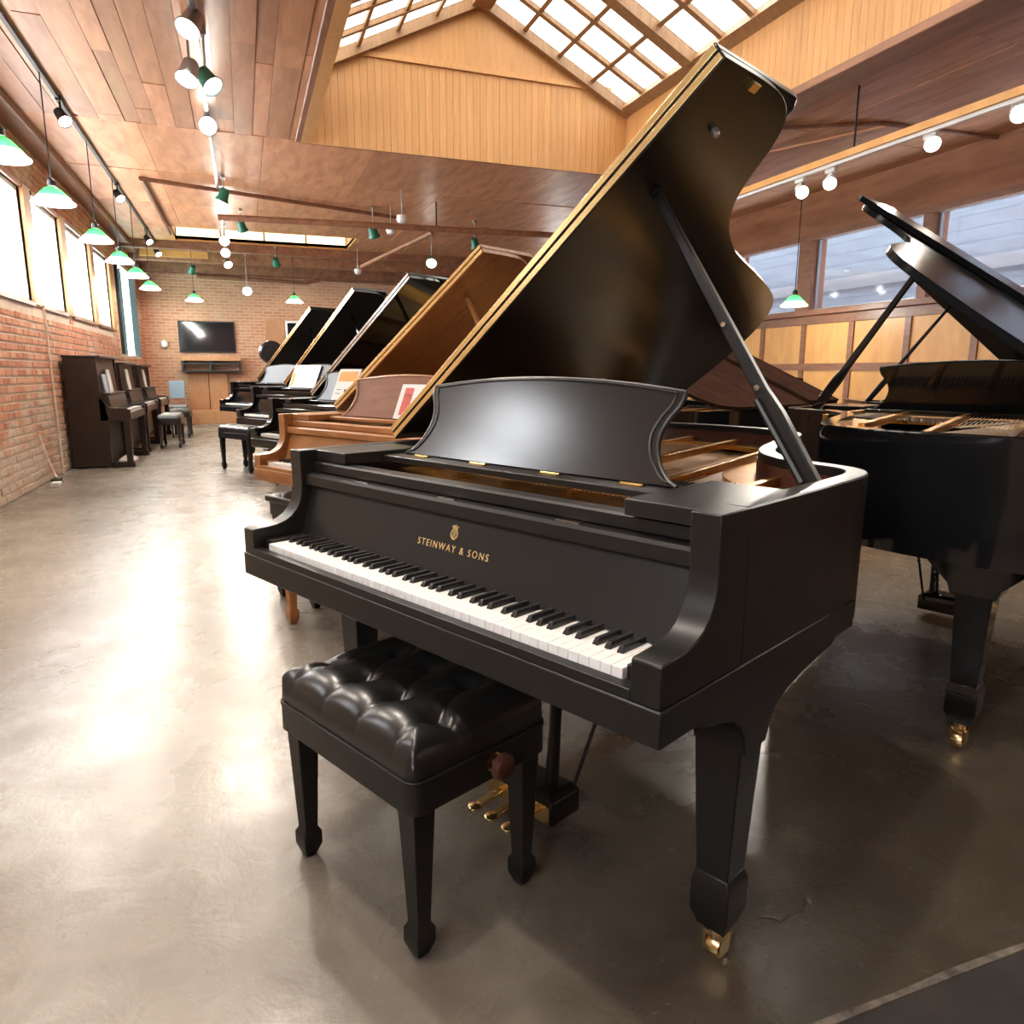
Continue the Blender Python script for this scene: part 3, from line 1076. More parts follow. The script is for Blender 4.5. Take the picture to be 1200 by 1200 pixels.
def make_grand(label, cat, loc, rz, scale, lid_deg, M, full=False, group=None, marque=False, name='grand_piano', interior=True, plate_up=0.0):
    body, lidm, keym = M['body'], M['lid'], 'ivory_key'
    t = thing(name, label, 'piano', (*loc, 0), rz, group, scale)
    bev = .003
    obj('rim', mesh_of('rim', lambda: ring_mesh(RIM, RIN, .645, .99, .003)), body, t)
    obj('arm', mesh_of('arm_r', lambda: MB().prism(ARM_PROF, .657, HW - .0006, 'x')), body, t, bev=.0025)
    obj('arm', mesh_of('arm_l', lambda: MB().prism(ARM_PROF, -HW + .0006, -.657, 'x')), body, t, bev=.0025)
    obj('key_bed', mesh_of('key_bed', lambda: MB().box(-HW - .003, HW + .003, -.004, .80, .636, .700)), body, t, bev=.003)
    obj('key_slip', mesh_of('key_slip', lambda: MB().box(-.657, .657, -.001, .024, .700, .7195)), body, t, bev=.002)
    for s in (-1, 1):
        obj('key_block', mesh_of('key_block%d' % s, lambda s=s: MB().box(min(s * .624, s * .657), max(s * .624, s * .657), .036, .16, .70, .742)), body, t, bev=.002)
    fb = obj('fallboard', mesh_of('fallboard', lambda: MB().prism(FALL_PROF, -.656, .656, 'x')), M.get('fall', body), t)
    obj('fallboard_nosing', mesh_of('nosing', lambda: MB().prism(NOSE_PROF, -.656, .656, 'x')), body, t)
    obj('fallboard_rail', mesh_of('rail', lambda: MB().prism(RAIL_PROF, -.664, .664, 'x')), body, t)
    if full:
        for x in (-.38, -.02, .36):
            obj('fallboard_hinge', mesh_of('fhinge', lambda: MB().box(-.03, .03, .186, .206, .9205, .9235)), 'chrome', t, (x, 0, 0))
        for x in WK:
            obj('white_key', mesh_of('white_key', white_key), keym, t, (x, 0, 0), bev=.0012)
        for x in BK:
            obj('black_key', mesh_of('black_key', black_key), 'ebony_key', t, (x, 0, 0), bev=.0008)
    else:
        def allw():
            mb = MB()
            for x in WK:
                mb.box(x - KW / 2 + .0008, x + KW / 2 - .0008, .028, .165, .712, .7354)
            return mb

        def allb():
            mb = MB()
            for x in BK:
                mb.box(x - .006, x + .006, .08, .17, .73, .7475)
            return mb
        o = obj('white_keys', mesh_of('white_keys', allw, False), keym, t)
        o['kind'] = 'stuff'
        o = obj('black_keys', mesh_of('black_keys', allb, False), 'ebony_key', t)
        o['kind'] = 'stuff'
    obj('key_felt', mesh_of('key_felt', lambda: MB().box(-.656, .656, .03, .16, .69, .715)), 'ebony_key', t)
    # flat cheeks beside the desk
    for s in (-1, 1):
        obj('side_shelf', mesh_of('shelf%d' % s, lambda s=s: MB().box(min(s * .50, s * .690), max(s * .50, s * .690), .185 if s > 0 else .215, .50, .956, .9885)), body, t, bev=.003)
    # music desk
    obj('desk_tray', mesh_of('desk_tray', lambda: MB().box(-.50, .50, .345, .47, .958, .976)), body, t, bev=.003)
    tilt = R(-24)
    dk = obj('music_desk', mesh_of('music_desk', lambda: MB().prism(DESK_OUT, -.008, .008, 'y')), M.get('desk', body), t, (0, .415, .977), (tilt, 0, 0), bev=.002)
    inner = [(x * .955, z * .955 + .006) for x, z in DESK_OUT]
    obj('desk_moulding', mesh_of('desk_moulding', lambda: MB().tube([(x, -.009, z) for x, z in inner], .003, 6)), body, dk)
    obj('desk_edge', mesh_of('desk_edge', lambda: MB().tube([(x, -.004, z) for x, z in DESK_OUT], .0055, 8)), body, dk)
    if full:
        for x in (-.37, -.13, .13, .37):
            obj('desk_hinge', mesh_of('desk_hinge', lambda: MB().box(-.030, .030, .378, .402, .975, .979).tube([(-.03, .39, .979), (.03, .39, .979)], .003, 6)), 'brass', t, (x, 0, 0))
    if interior:
        ins = offset(RIM, .048)
        front = [(ins[-1][0], .40), (ins[0][0], .40)]

        def inner_poly(d, y0):
            q = [p for p in offset(RIM, d) if p[1] > y0]
            return [(q[0][0], y0)] + q + [(q[-1][0], y0)]

        def soundboard():
            return MB().prism(inner_poly(.047, .45), .872, .881, 'z')

        def plate():
            mb = MB()
            a, b = inner_poly(.049, .60), inner_poly(.150, .60)
            mb2 = ring_mesh(a, b, .900, .918)
            mb.add(mb2.v, mb2.f)
            mb.box(-.664, .664, .262, .60, .885, .905)          # pin block web
            for x0, y0, x1, y1 in ((-.45, .58, -.62, 1.8), (-.22, .58, -.42, 1.95), (.02, .58, -.20, 1.93), (.26, .58, .10, 1.55), (.46, .58, .42, 1.1)):
                d = Vector((x1 - x0, y1 - y0, 0))
                L_ = d.length
                mm = Matrix.Rotation(math.atan2(d.y, d.x), 3, 'Z')
                mb.obox(((x0 + x1) / 2, (y0 + y1) / 2, .928), L_, .022, .026, mm)
            return mb

        def strings():
            mb = MB()
            for k in range(84):
                u = k / 83
                x0 = -.60 + 1.24 * u
                y1 = 1.80 - 1.05 * u ** 0.7 if u > .25 else 1.72
                y1 = min(y1, 1.80)
                x1 = x0 - .22 * (1 - u)
                y0 = .50
                if u < .28:
                    x1 = x0 + .12
                x1 = max(min(x1, .60), -.62)
                d = Vector((x1 - x0, y1 - y0, 0))
                mm = Matrix.Rotation(math.atan2(d.y, d.x), 3, 'Z')
                mb.obox(((x0 + x1) / 2, (y0 + y1) / 2,   .924 + (.006 if u < .28 else 0)), d.length, .0016 + .0012 * (u < .28), .0016, mm)
            return mb

        def dampers():
            mb = MB()
            for k in range(60):
                x = -.60 + k * .0185
                mb.box(x - .004, x + .004, .60, .66, .93, .953)
            return mb

        def pins():
            mb = MB()
            for k in range(110):
                x = -.62 + k * .0113
                for j in range(2):
                    mb.box(x - .0022, x + .0022, .44 + .03 * j + .008 * (k % 2), .445 + .03 * j + .008 * (k % 2), .904, .930)
            return mb
        obj('soundboard', mesh_of('soundboard', soundboard), 'spruce', t)
        obj('iron_plate', mesh_of('plate', plate), 'bronze_plate', t, (0, 0, plate_up), bev=.003)
        o = obj('strings', mesh_of('strings', strings, False), 'string_steel', t, (0, 0, plate_up))
        o['kind'] = 'stuff'
        o = obj('dampers', mesh_of('dampers', dampers, False), 'ebony_key', t)
        o['kind'] = 'stuff'
        if full:
            obj('inner_lining', mesh_of('lining', lambda: ring_mesh([p for p in offset(RIM, .0505) if p[1] > .62], [p for p in offset(RIM, .053) if p[1] > .62], .88, .965)), 'mahogany', t)
            for x in (-.31, .06, .35):
                obj('action_bracket', mesh_of('bracket', lambda: MB().prism([(.262, .87), (.262, .925), (.275, .940), (.31, .925), (.345, .905), (.345, .87)], -.008, .008, 'x').tube([(0, .295, .936), (-.05, .318, .925), (-.09, .335, .915)], .005, 6)), 'brass', t, (x, 0, 0))
            obj('hammer_rail', mesh_of('hrail', lambda: MB().box(-.60, .60, .345, .37, .888, .925)), 'spruce', t)
            obj('plate_post', mesh_of('ppost', lambda: MB().lathe([(.016, .88), (.016, .93), (.010, .932), (.010, .945), (.004, .95)], (.43, .62, 0), 12)), 'bronze_plate', t)
    # lid
    if lid_deg is not None:
        lo = lid_outline()
        lo = [(x + HW + .013, y) for x, y in lo]
        lid = obj('lid', mesh_of('lid', lambda: MB().prism(lo, .002, .024, 'z')), lidm, t, (-HW - .013, 0, .992), (0, -R(lid_deg), 0), bev=.003)
        fl = obj('lid_flap', mesh_of('lid_flap', lambda: MB().prism([(.0, .558), (1.457, .558), (1.457, .93), (1.43, .962), (0.0, .962)], .0265, .0485, 'z')), lidm, t, (-HW - .013, 0, .992), (0, -R(lid_deg), 0), bev=.003)
        em = M.get('edge', 'brass')
        obj('lid_hinge', mesh_of('lid_hinge', lambda: MB().box(.004, 1.452, .5545, .5582, .005, .0215)), em, lid, bev=.001)
        obj('lid_hinge', mesh_of('flap_hinge', lambda: MB().box(.004, 1.452, .5545, .5582, .029, .046)), em, fl, bev=.001)
        if full:
            obj('lid_cup', mesh_of('lid_cup', lambda: MB().lathe([(.016, -.005), (.016, .002)], (1.13, .715, 0), 16)), 'satin_black', lid)
            obj('lid_button', mesh_of('lid_button', lambda: MB().lathe([(.006, -.016), (.009, -.012), (.009, .002)], (1.32, .713, 0), 12)), 'grey_metal', lid)
            obj('lid_catch', mesh_of('lid_catch', lambda: MB().box(1.43, 1.45, .68, .71, -.014, .003)), 'brass', lid)
        # prop
        al = R(lid_deg)
        s_ = 1.13
        tx, tz = -HW - .013 + s_ * math.cos(al), .992 + s_ * math.sin(al)
        p0, p1 = Vector((.655, .665, .972)), Vector((tx, .72, tz))

        def prop():
            mb = MB()
            d = (p1 - p0)
            L_ = d.length
            zax = d.normalized()
            xax = Vector((0, 1, 0)).cross(zax).normalized()
            yax = zax.cross(xax)
            m3 = Matrix((xax, yax, zax)).transposed()
            secs = [(0, .020, .013), (.22 * L_, .022, .013), (.30 * L_, .015, .011), (.97 * L_, .011, .009), (L_, .008, .008)]
            vs = []
            for z, a, b in secs:
                for sx, sy in ((-1, -1), (1, -1), (1, 1), (-1, 1)):
                    vs.append(p0 + m3 @ Vector((sx * a, sy * b, z)))
            fs = []
            for k in range(len(secs) - 1):
                for i in range(4):
                    j = (i + 1) % 4
                    fs.append((k * 4 + i, k * 4 + j, k * 4 + 4 + j, k * 4 + 4 + i))
            fs += [(3, 2, 1, 0), (16, 17, 18, 19)]
            return mb.add(vs, fs)
        pr = obj('lid_prop', mesh_of('prop%.1f' % lid_deg, prop), M.get('prop', body), t, bev=.003)
        if full:
            q = p0.lerp(p1, .27)
            obj('short_prop', MB().tube([p0 + Vector((-.02, -.015, .01)), q + Vector((-.015, -.02, 0))], [.010, .008], 8), body, pr)
            obj('prop_pin', MB().lathe([(.006, -.02), (.006, .02)], p0.lerp(p1, .52), 10, Matrix.Rotation(R(90), 3, 'X')), 'chrome', pr)
            obj('prop_pin', MB().lathe([(.007, -.02), (.007, .02)], p0.lerp(p1, .31), 10, Matrix.Rotation(R(90), 3, 'X')), 'chrome', pr)
    # legs
    lm = M.get('leg', body)
    for (x, y, az) in ((.658, .342, 0), (-.658, .342, 0), (-.36, 1.76, 0)):
        lg = obj('leg', mesh_of('leg', leg_mesh), lm, t, (x, y, 0), bev=.003)
        obj('caster', mesh_of('caster', caster_mesh), 'brass', lg)
    obj('leg_bracket', mesh_of('cheek', cheek_mesh), lm, t, bev=.003)
    obj('leg_bracket', mesh_of('cheek_l', lambda: MB().prism([(p[0], p[1]) for p in [(.105, .645), (.175, .611), (.250, .590), (.298, .505), (.386, .505), (.428, .570), (.53, .600), (.735, .645)]], -HW + .0005, -.605, 'x')), lm, t, bev=.003)
    obj('leg_bracket', mesh_of('cheek_t', lambda: MB().prism([(-.62, .65), (-.50, .60), (-.43, .53), (-.42, .50), (-.30, .50), (-.29, .53), (-.22, .60), (-.10, .65)], 1.70, 1.82, 'y')), lm, t, bev=.003)
    obj('belly_beam', mesh_of('belly', lambda: MB().box(-.66, .66, .75, .84, .60, .70).obox((-.30, 1.3, .69), .12, 1.1, .10, Matrix.Rotation(R(-4), 3, 'Z'))), lm, t, bev=.003)
    # pedal lyre
    pb = obj('pedal_box', mesh_of('pedal_box', lambda: MB().frustum([(.035, -.125, .125, .385, .50), (.10, -.125, .125, .385, .50), (.118, -.105, .105, .400, .49)])), lm, t, (.03, 0, 0), bev=.004)
    for s in (-1, 1):
        obj('lyre_post', mesh_of('lyre_post%d' % s, lambda s=s: MB().tube([(s * .075, .44, .11), (s * .085, .44, .30), (s * .10, .44, .645)], [.020, .016, .022], 10)), lm, t, (.03, 0, 0))
    obj('lyre_brace', mesh_of('lyre_brace', lambda: MB().tube([(-.10, .49, .07), (-.12, .78, .63)], .006, 6).tube([(.10, .49, .07), (.12, .78, .63)], .006, 6)), 'black_metal', t, (.03, 0, 0))
    for x in (-.065, 0, .065):
        obj('pedal', mesh_of('pedal', lambda: MB().obox((0, .335, .060), .024, .11, .010, Matrix.Rotation(R(4), 3, 'X')).lathe([(.006, -.008), (.019, -.005), (.021, 0), (.019, .005), (.006, .008)], (0, .285, .057), 14)), 'brass', pb, (x, 0, 0), bev=.003)
    obj('pedal_plate', mesh_of('pedal_plate', lambda: MB().box(-.118, .118, .3815, .3852, .040, .092)), 'brass', pb)
    if marque:
        txt = text_mesh('STEINWAY & SONS', .024, 'lettering', .0004, 1.35)
        wbb = max(v.co.x for v in txt.vertices) - min(v.co.x for v in txt.vertices)
        sc = .255 / wbb
        for v in txt.vertices:
            v.co.x *= sc
        obj('lettering', txt, 'gold_leaf', fb, (.015, .1704, .800), (R(73), 0, 0), label='gold lettering reading STEINWAY & SONS')
        obj('emblem', lyre_emblem(), 'gold_leaf', fb, (.015, .1830, .844), (R(73), 0, 0), label='small gold lyre emblem')
    return t


main = make_grand('satin black grand piano with raised lid, a tufted bench tucked under its keys', 'piano', (.272, 1.538), R(-65.13), 1.0, 36.06,
                  dict(body='satin_black', lid='satin_lid', desk='satin_desk'), True, None, True)
brown = make_grand('walnut brown grand piano with brown music desk and raised brown lid', 'piano', (.364, 3.539), R(-61.75), 1.0, 32.3,
                   dict(body='walnut', lid='walnut', prop='walnut', fall='walnut', desk='walnut_desk'), False)
make_grand('black grand piano with silver lid edge between the walnut and another black grand', 'piano', (.376, 5.228), R(-61.2), 1.03, 33.7,
           dict(body='gloss_black', lid='gloss_black', edge='chrome', desk='satin_black'), False, interior=True)
make_grand('black grand piano, fourth in the row of raised lids, gold lid edge', 'piano', (.282, 7.378), R(-60.5), 1.08, 35.3,
           dict(body='gloss_black', lid='satin_black', desk='satin_black'), False, interior=False)
make_grand('black grand piano at the far end of the row of raised lids', 'piano', (.069, 9.91), R(-59.2), 1.10, 34.6,
           dict(body='gloss_black', lid='satin_black', desk='satin_black'), False, interior=False)
make_grand('glossy black grand piano turned with its tail and golden plate to the satin black one', 'piano', (3.71, 2.64), R(113.5), 1.06, 36.0,
           dict(body='gloss_black', lid='soft_gloss', edge='soft_gloss'), False, plate_up=.035)
make_grand('dark mahogany grand piano with half-raised lid behind the satin black one', 'piano', (4.25, 4.95), R(110), 1.0, 24.0,
           dict(body='gloss_black', lid='mahogany_dull', edge='gloss_black'), False)

make_grand('black grand piano standing tail-on between the glossy one and the panelled wall', 'piano', (5.85, 4.95), R(148), 1.0, 42.0,
           dict(body='gloss_black', lid='soft_gloss', edge='soft_gloss'), False, interior=False)


# ------------------------------------------------------------------ benches
def tuft_mesh(lx, ly, h, nx=84, ny=60, cols=4, rows=2):
    btn, segs = [], []
    for r_ in range(rows):
        off = 0.0 if r_ % 2 == 0 else .5
        n = cols if r_ % 2 == 0 else cols - 1
        for c_ in range(n):
            btn.append(((-.5 + (c_ + .5 + off) / cols) * lx, (-.5 + (r_ + .80) / (rows + .6)) * ly, r_, c_))
    for i, a in enumerate(btn):
        for b in btn[i + 1:]:
            if abs(a[2] - b[2]) == 1 and abs(a[0] - b[0]) < lx / cols * .6:
                segs.append((a[:2], b[:2]))
        if a[2] == 0:
            segs.append((a[:2], (a[0], -ly / 2)))
        if a[2] == rows - 1:
            segs.append((a[:2], (a[0], ly / 2)))
    for a in btn:
        if a[2] % 2 == 0 and a[3] == 0:
            segs.append((a[:2], (-lx / 2, a[1])))
        if a[2] % 2 == 0 and a[3] == cols - 1:
            segs.append((a[:2], (lx / 2, a[1])))

    def sd(p, a, b):
        ax, ay = a
        bx, by = b
        dx, dy = bx - ax, by - ay
        t_ = max(0, min(1, ((p[0] - ax) * dx + (p[1] - ay) * dy) / (dx * dx + dy * dy)))
        return math.hypot(p[0] - ax - t_ * dx, p[1] - ay - t_ * dy)

    def height(x, y):
        ex, ey = lx / 2 - abs(x), ly / 2 - abs(y)
        e = max(min(ex, ey), 0)
        rr = .075
        edge = math.sqrt(max(0, 1 - (1 - min(e / rr, 1)) ** 2))
        z = .34 * h + .66 * h * edge
        fade = min(1, e / .03) * .75 + .25
        for b in btn:
            d = math.hypot(x - b[0], y - b[1])
            z -= .026 * math.exp(-(d / .030) ** 2)
        dm = min(sd((x, y), *s_) for s_ in segs)
        z -= (.007 * math.exp(-(dm / .005) ** 2) + .006 * math.exp(-(dm / .030) ** 2)) * fade
        return z
    vs, fs = [], []
    for j in range(ny + 1):
        for i in range(nx + 1):
            x, y = (-.5 + i / nx) * lx, (-.5 + j / ny) * ly
            # round the corners in plan
            ex, ey = lx / 2 - abs(x), ly / 2 - abs(y)
            rc = .03
            if ex < rc and ey < rc:
                d = math.hypot(rc - ex, rc - ey)
                if d > rc:
                    k_ = rc / d
                    x = math.copysign(lx / 2 - rc + (rc - ex) * k_, x)
                    y = math.copysign(ly / 2 - rc + (rc - ey) * k_, y)
            vs.append((x, y, height(x, y)))
    for j in range(ny):
        for i in range(nx):
            a = j * (nx + 1) + i
            fs.append((a, a + 1, a + nx + 2, a + nx + 1))
    # skirt down to the frame
    rim_i = [i for i in range(nx + 1)] + [(j + 1) * (nx + 1) - 1 for j in range(1, ny + 1)] + [ny * (nx + 1) + i for i in range(nx - 1, -1, -1)] + [j * (nx + 1) for j in range(ny - 1, 0, -1)]
    b0 = len(vs)
    for i in rim_i:
        vs.append((vs[i][0] * 1.006, vs[i][1] * 1.006, .014))
    b1 = len(vs)
    for i in rim_i:
        vs.append((vs[i][0], vs[i][1], 0))
    n = len(rim_i)
    for k in range(n):
        k2 = (k + 1) % n
        fs.append((rim_i[k2], rim_i[k], b0 + k, b0 + k2))
        fs.append((b0 + k2, b0 + k, b1 + k, b1 + k2))
    mb = MB().add(vs, fs)
    me = bpy.data.meshes.new('cushion')
    me.from_pydata(mb.v, [], mb.f)
    me.materials.append(None)
    me.shade_smooth()
    return me, btn, height


def rounded_box(lx, ly, r, z0, z1):
    poly = []
    for sx, sy, a0 in ((1, 1, 0), (-1, 1, 90), (-1, -1, 180), (1, -1, 270)):
        for k in range(6):
            a = R(a0 + 18 * k)
            poly.append((sx * (lx / 2 - r) + r * math.cos(a), sy * (ly / 2 - r) + r * math.sin(a)))
    return MB().prism(poly, z0, z1, 'z')


def bench_leg():
    return MB().frustum([(0.0, -.014, .014, -.014, .014), (.03, -.025, .025, -.025, .025), (.062, -.025, .025, -.025, .025), (.075, -.018, .018, -.018, .018), (.36, -.029, .029, -.029, .029)])


def make_bench(label, loc, rz, lx, ly, top, woodm, tufted, group=None, name='piano_bench', knobs=True):
    t = thing(name, label, 'bench', (*loc, 0), rz, group)
    za, zb = top - .155, top - .085
    fr = obj('apron', rounded_box(lx, ly, .032, za, zb), woodm, t, bev=.004)
    obj('apron_moulding', rounded_box(lx + .004, ly + .004, .034, zb - .006, zb + .004), woodm, t, bev=.002)
    for sx in (-1, 1):
        for sy in (-1, 1):
            k = (za + .02) / .36
            lg = obj('leg', mesh_of('bench_leg', bench_leg), woodm, t, (sx * (lx / 2 - .045), sy * (ly / 2 - .042), 0), bev=.0025)
            lg.scale = (1, 1, k)
    if tufted:
        me, btn, hf = tuft_mesh(lx - .008, ly - .008, top - zb + .012)
        cu = obj('cushion', me, 'leather_black', t, (0, 0, zb))
        for b in btn:
            obj('cushion_button', mesh_of('button', lambda: MB().lathe([(.009, -.003), (.009, .001), (.006, .004), (.001, .005)], n=12)), 'leather_black', cu, (b[0], b[1], hf(b[0], b[1]) + .001))
    else:
        obj('seat_top', MB().box(-lx / 2 - .01, lx / 2 + .01, -ly / 2 - .01, ly / 2 + .01, zb, top - .05), woodm, t, bev=.008)
    if knobs and tufted:
        for s in (-1, 1):
            rk = Matrix.Rotation(R(90) * s, 3, 'Y')
            kn = obj('height_knob', MB().lathe([(.008, 0), (.008, .018), (.022, .02), (.030, .026), (.030, .036), (.024, .042), (.010, .045)], (s * (lx / 2 - .002), .02, zb - .03), 16, rk), 'mahogany', t)
            obj('knob_ring', MB().lathe([(.020, 0), (.022, .004), (.016, .006)], (s * (lx / 2 - .001), .02, zb - .03), 16, rk), 'brass', kn)
    return t


def wl_pt(o, rz, x, y):
    return (o[0] + x * math.cos(rz) - y * math.sin(rz), o[1] + x * math.sin(rz) + y * math.cos(rz))


MO, MRZ = (.272, 1.538), R(-65.13)
make_bench('black tufted leather bench with round side knobs under the satin black keyboard', wl_pt(MO, MRZ, -.022, .062), MRZ, .55, .395, .508, 'satin_black', True)
BO, BRZ = (.364, 3.539), R(-61.75)
make_bench('brown wooden bench with spade feet standing before the walnut grand piano', (.40, 3.29), R(-68), .74, .36, .50, 'walnut', False)
make_bench('plain black bench tucked under the walnut piano keyboard', (.364 - .375 * .473 + .12 * .881, 3.539 + .375 * .881 + .12 * .473), R(-61.75), .40, .28, .62, 'satin_black', False)
make_bench('black leather bench standing before the farthest black grand', (-.02, 9.62), R(-60), .72, .38, .56, 'satin_black', True)


# ------------------------------------------------------------------ music and papers
def sheet(label, piano_o, rz, sc, x, zt, w, h, matn, tilt=-24, stripes=None, lay=.0, up=.0, roll=0):
    c = wl_pt(piano_o, rz, sc * x, sc * (.395 + .18 * up))
    t = thing('sheet_music', label, 'sheet music', (c[0], c[1], sc * (.982 + zt)), rz)
    thick = lay + .003
    q = obj('page', MB().box(-w / 2, w / 2, -thick, -lay, 0, h), matn, t, rot=(R(tilt), R(roll), 0))
    if stripes:
        for (x0, x1, z0, z1, mm) in stripes:
            obj('print', MB().box(x0, x1, -thick - .0012, -thick + .0005, z0, z1), mm, q)
    return t


sheet('white leaflet with a red printed column on the walnut music desk', BO, BRZ, 1.0, .10, 0, .20, .19, 'paper',
      stripes=[(-.065, .0, .02, .17, 'paper_red'), (-.06, -.005, .125, .132, 'paper_pink'), (-.06, -.005, .10, .104, 'paper_pink')])
SO, SRZ = (.376, 5.228), R(-61.2)
sheet('cream music book with an orange picture on the silver-edged piano desk', SO, SRZ, 1.03, -.12, 0, .26, .25, 'paper', stripes=[(-.11, .11, .15, .23, 'paper_orange'), (-.1, .1, .05, .055, 'ink'), (-.1, .1, .08, .085, 'ink')])
sheet('white and orange music book leaning beside the cream book', SO, SRZ, 1.03, .155, 0, .20, .26, 'paper', stripes=[(.03, .095, .02, .25, 'paper_orange'), (-.08, 0.0, .16, .24, 'paper_blue')])
sheet('small pink and white card in front of the cream music book', SO, SRZ, 1.03, .06, 0, .15, .15, 'paper_pink', lay=.010, stripes=[(-.07, -.02, .01, .14, 'paper')])
sheet('open cream booklet with small printed lines low on the desk', SO, SRZ, 1.03, -.02, 0, .24, .12, 'paper', lay=.016, stripes=[(-.08, -.05, .06, .08, 'ink'), (-.02, .01, .06, .08, 'ink'), (.04, .07, .06, .08, 'ink')])
FO, FRZ = (.282, 7.378), R(-60.5)
sheet('large open pale blue and white score on the fourth piano desk', FO, FRZ, 1.08, -.20, 0, .46, .25, 'paper', stripes=[(-.20, 0, .17, .24, 'paper_blue'), (-.22, -.17, .02, .16, 'paper_orange'), (.02, .2, .05, .055, 'paper_pink')])
sheet('pink and white card on the fourth piano desk', FO, FRZ, 1.08, .22, 0, .16, .18, 'paper', stripes=[(-.06, .03, .04, .15, 'paper_pink')])


# ------------------------------------------------------------------ upright pianos
def make_upright(label, y0, length, height, depth, matn, group=None, book=True):
    t = thing('upright_piano', label, 'piano', (XL + .06, y0, 0), 0, group)
    d, h, l = depth, height, length
    prof = [(0, .02), (0, h - .03), (d * .52, h - .03), (d * .54, .98), (d * .60, .80), (d * .64, .60), (d * .62, .02)]
    for a, b in ((0, .045), (l - .045, l)):
        obj('side_panel', MB().prism([(p[0], p[1]) for p in prof], a, b, 'y'), matn, t, bev=.004)
        obj('arm', MB().prism([(d * .5, .60), (d, .60), (d, .735), (d * .93, .76), (d * .66, .77), (d * .57, .86), (d * .5, .9)], a, b, 'y'), matn, t, bev=.004)
        obj('leg', MB().frustum([(.06, d * .87, d * .97, a, b + .02), (.60, d * .86, d * .98, a, b + .02)]), matn, t, bev=.004)
        obj('toe_block', MB().box(d * .58, d, a, b + .02, .0, .07), matn, t, bev=.004)
    obj('back_panel', MB().box(0, .03, .045, l - .045, .02, h - .03), matn, t)
    obj('top_lid', MB().box(-.01, d * .60, -.02, l + .02, h - .03, h), matn, t, bev=.006)
    obj('upper_panel', MB().obox((d * .49, l / 2, (h + .93) / 2 - .02), .025, l - .09, h - .93, Matrix.Rotation(R(-4), 3, 'Y')), 'mahogany' if book else matn, t)
    obj('lower_panel', MB().box(d * .52, d * .55, .045, l - .045, .10, .60), matn, t)
    obj('kick_board', MB().box(d * .50, d * .56, .045, l - .045, .02, .10), matn, t)
    obj('key_bed', MB().box(d * .3, d * .99, .045, l - .045, .60, .70), matn, t, bev=.003)
    wk, bk_ = MB(), MB()
    n = 52
    w = (l - .20) / n
    for k in range(n):
        wk.box(d * .70, d * .95, .10 + k * w + .0008, .10 + (k + 1) * w - .0008, .70, .735)
        if k % 7 not in (1, 4):
            bk_.box(d * .70, d * .85, .10 + k * w - .006, .10 + k * w + .006, .72, .747)
    o = obj('white_keys', wk.mesh('white_keys', False), 'ivory_key', t)
    o['kind'] = 'stuff'
    o = obj('black_keys', bk_.mesh('black_keys', False), 'ebony_key', t)
    o['kind'] = 'stuff'
    obj('fallboard', MB().prism([(d * .52, .70), (d * .70, .735), (d * .66, .90), (d * .63, .93), (d * .52, .93)], .045, l - .045, 'y'), matn, t)
    obj('music_shelf', MB().box(d * .50, d * .68, .10, l - .10, .93, .95), matn, t)
    for k in (-.12, 0, .12):
        obj('pedal', MB().box(d * .52, d * .70, l / 2 + k - .015, l / 2 + k + .015, .05, .065), 'brass', t, bev=.003)
    return t


make_upright('tall dark upright piano nearest the plug on the floor, two books on its shelf', 10.42, 1.50, 1.42, .70, 'dark_upright', None)
make_upright('dark upright piano standing between the first upright and the last one', 12.35, 1.48, 1.36, .68, 'dark_upright', None)
make_upright('dark upright piano last in the row before the far brick corner', 14.35, 1.48, 1.34, .68, 'dark_upright', None)


def book_on(label, y, w, h, matn, x=XL + .06 + .425, z=.9505, tilt=7):
    o = obj('music_book', MB().box(-.012, .0, -w / 2, w / 2, 0, h), matn, None, (x, y, z), (0, R(-tilt), 0))
    tag(o, label, 'book')


book_on('pale blue music book on the first upright piano', 10.70, .22, .24, 'paper_blue')
book_on('white music book beside the pale blue one on the first upright', 11.05, .24, .30, 'paper')
book_on('white music book on the second upright piano', 12.75, .24, .31, 'paper')
book_on('white music book on the last upright piano', 14.75, .24, .31, 'paper')
make_bench('black bench with pale shiny seat in front of the second upright', (-1.18, 13.15), R(90), .74, .36, .54, 'dark_upright', True, knobs=False)
make_bench('black bench in front of the last upright', (-1.18, 15.2), R(90), .74, .36, .54, 'dark_upright', True, knobs=False)
# shoe-sized cream cushion inside the first upright's knee space
o = obj('floor_cushion', MB().frustum([(.0, -.09, .09, -.16, .16), (.05, -.11, .11, -.2, .2), (.09, -.06, .06, -.13, .13)]), 'paper', None, (-1.55, 10.95, 0.0), bev=.02, seg=3)
tag(o, 'small cream cloth bundle on the floor under the first upright', 'cushion')

# plug with cable by the wall
t = thing('power_adapter', 'small black power plug with a white block on the floor by the brick wall', 'adapter', (-1.99, 9.05, 0))
obj('plug_body', MB().box(-.05, .03, -.10, .06, .0, .07), 'black_metal', t, bev=.008)
obj('plug_block', MB().box(-.03, .06, -.26, -.10, .0, .05), 'paper', t, bev=.006)
obj('cable', MB().tube([(0, .05, .04), (-.05, .12, .10), (-.10, .10, .30), (-.13, .02, .55)], .008, 6), 'white_metal', t)
o = obj('wall_conduit', MB().tube([(XL + .025, 10.0, 0), (XL + .025, 10.0, 1.95)], .013, 8), 'mortar')
tag(o, 'thin pale conduit running up the brick wall beside the first upright', 'pipe')


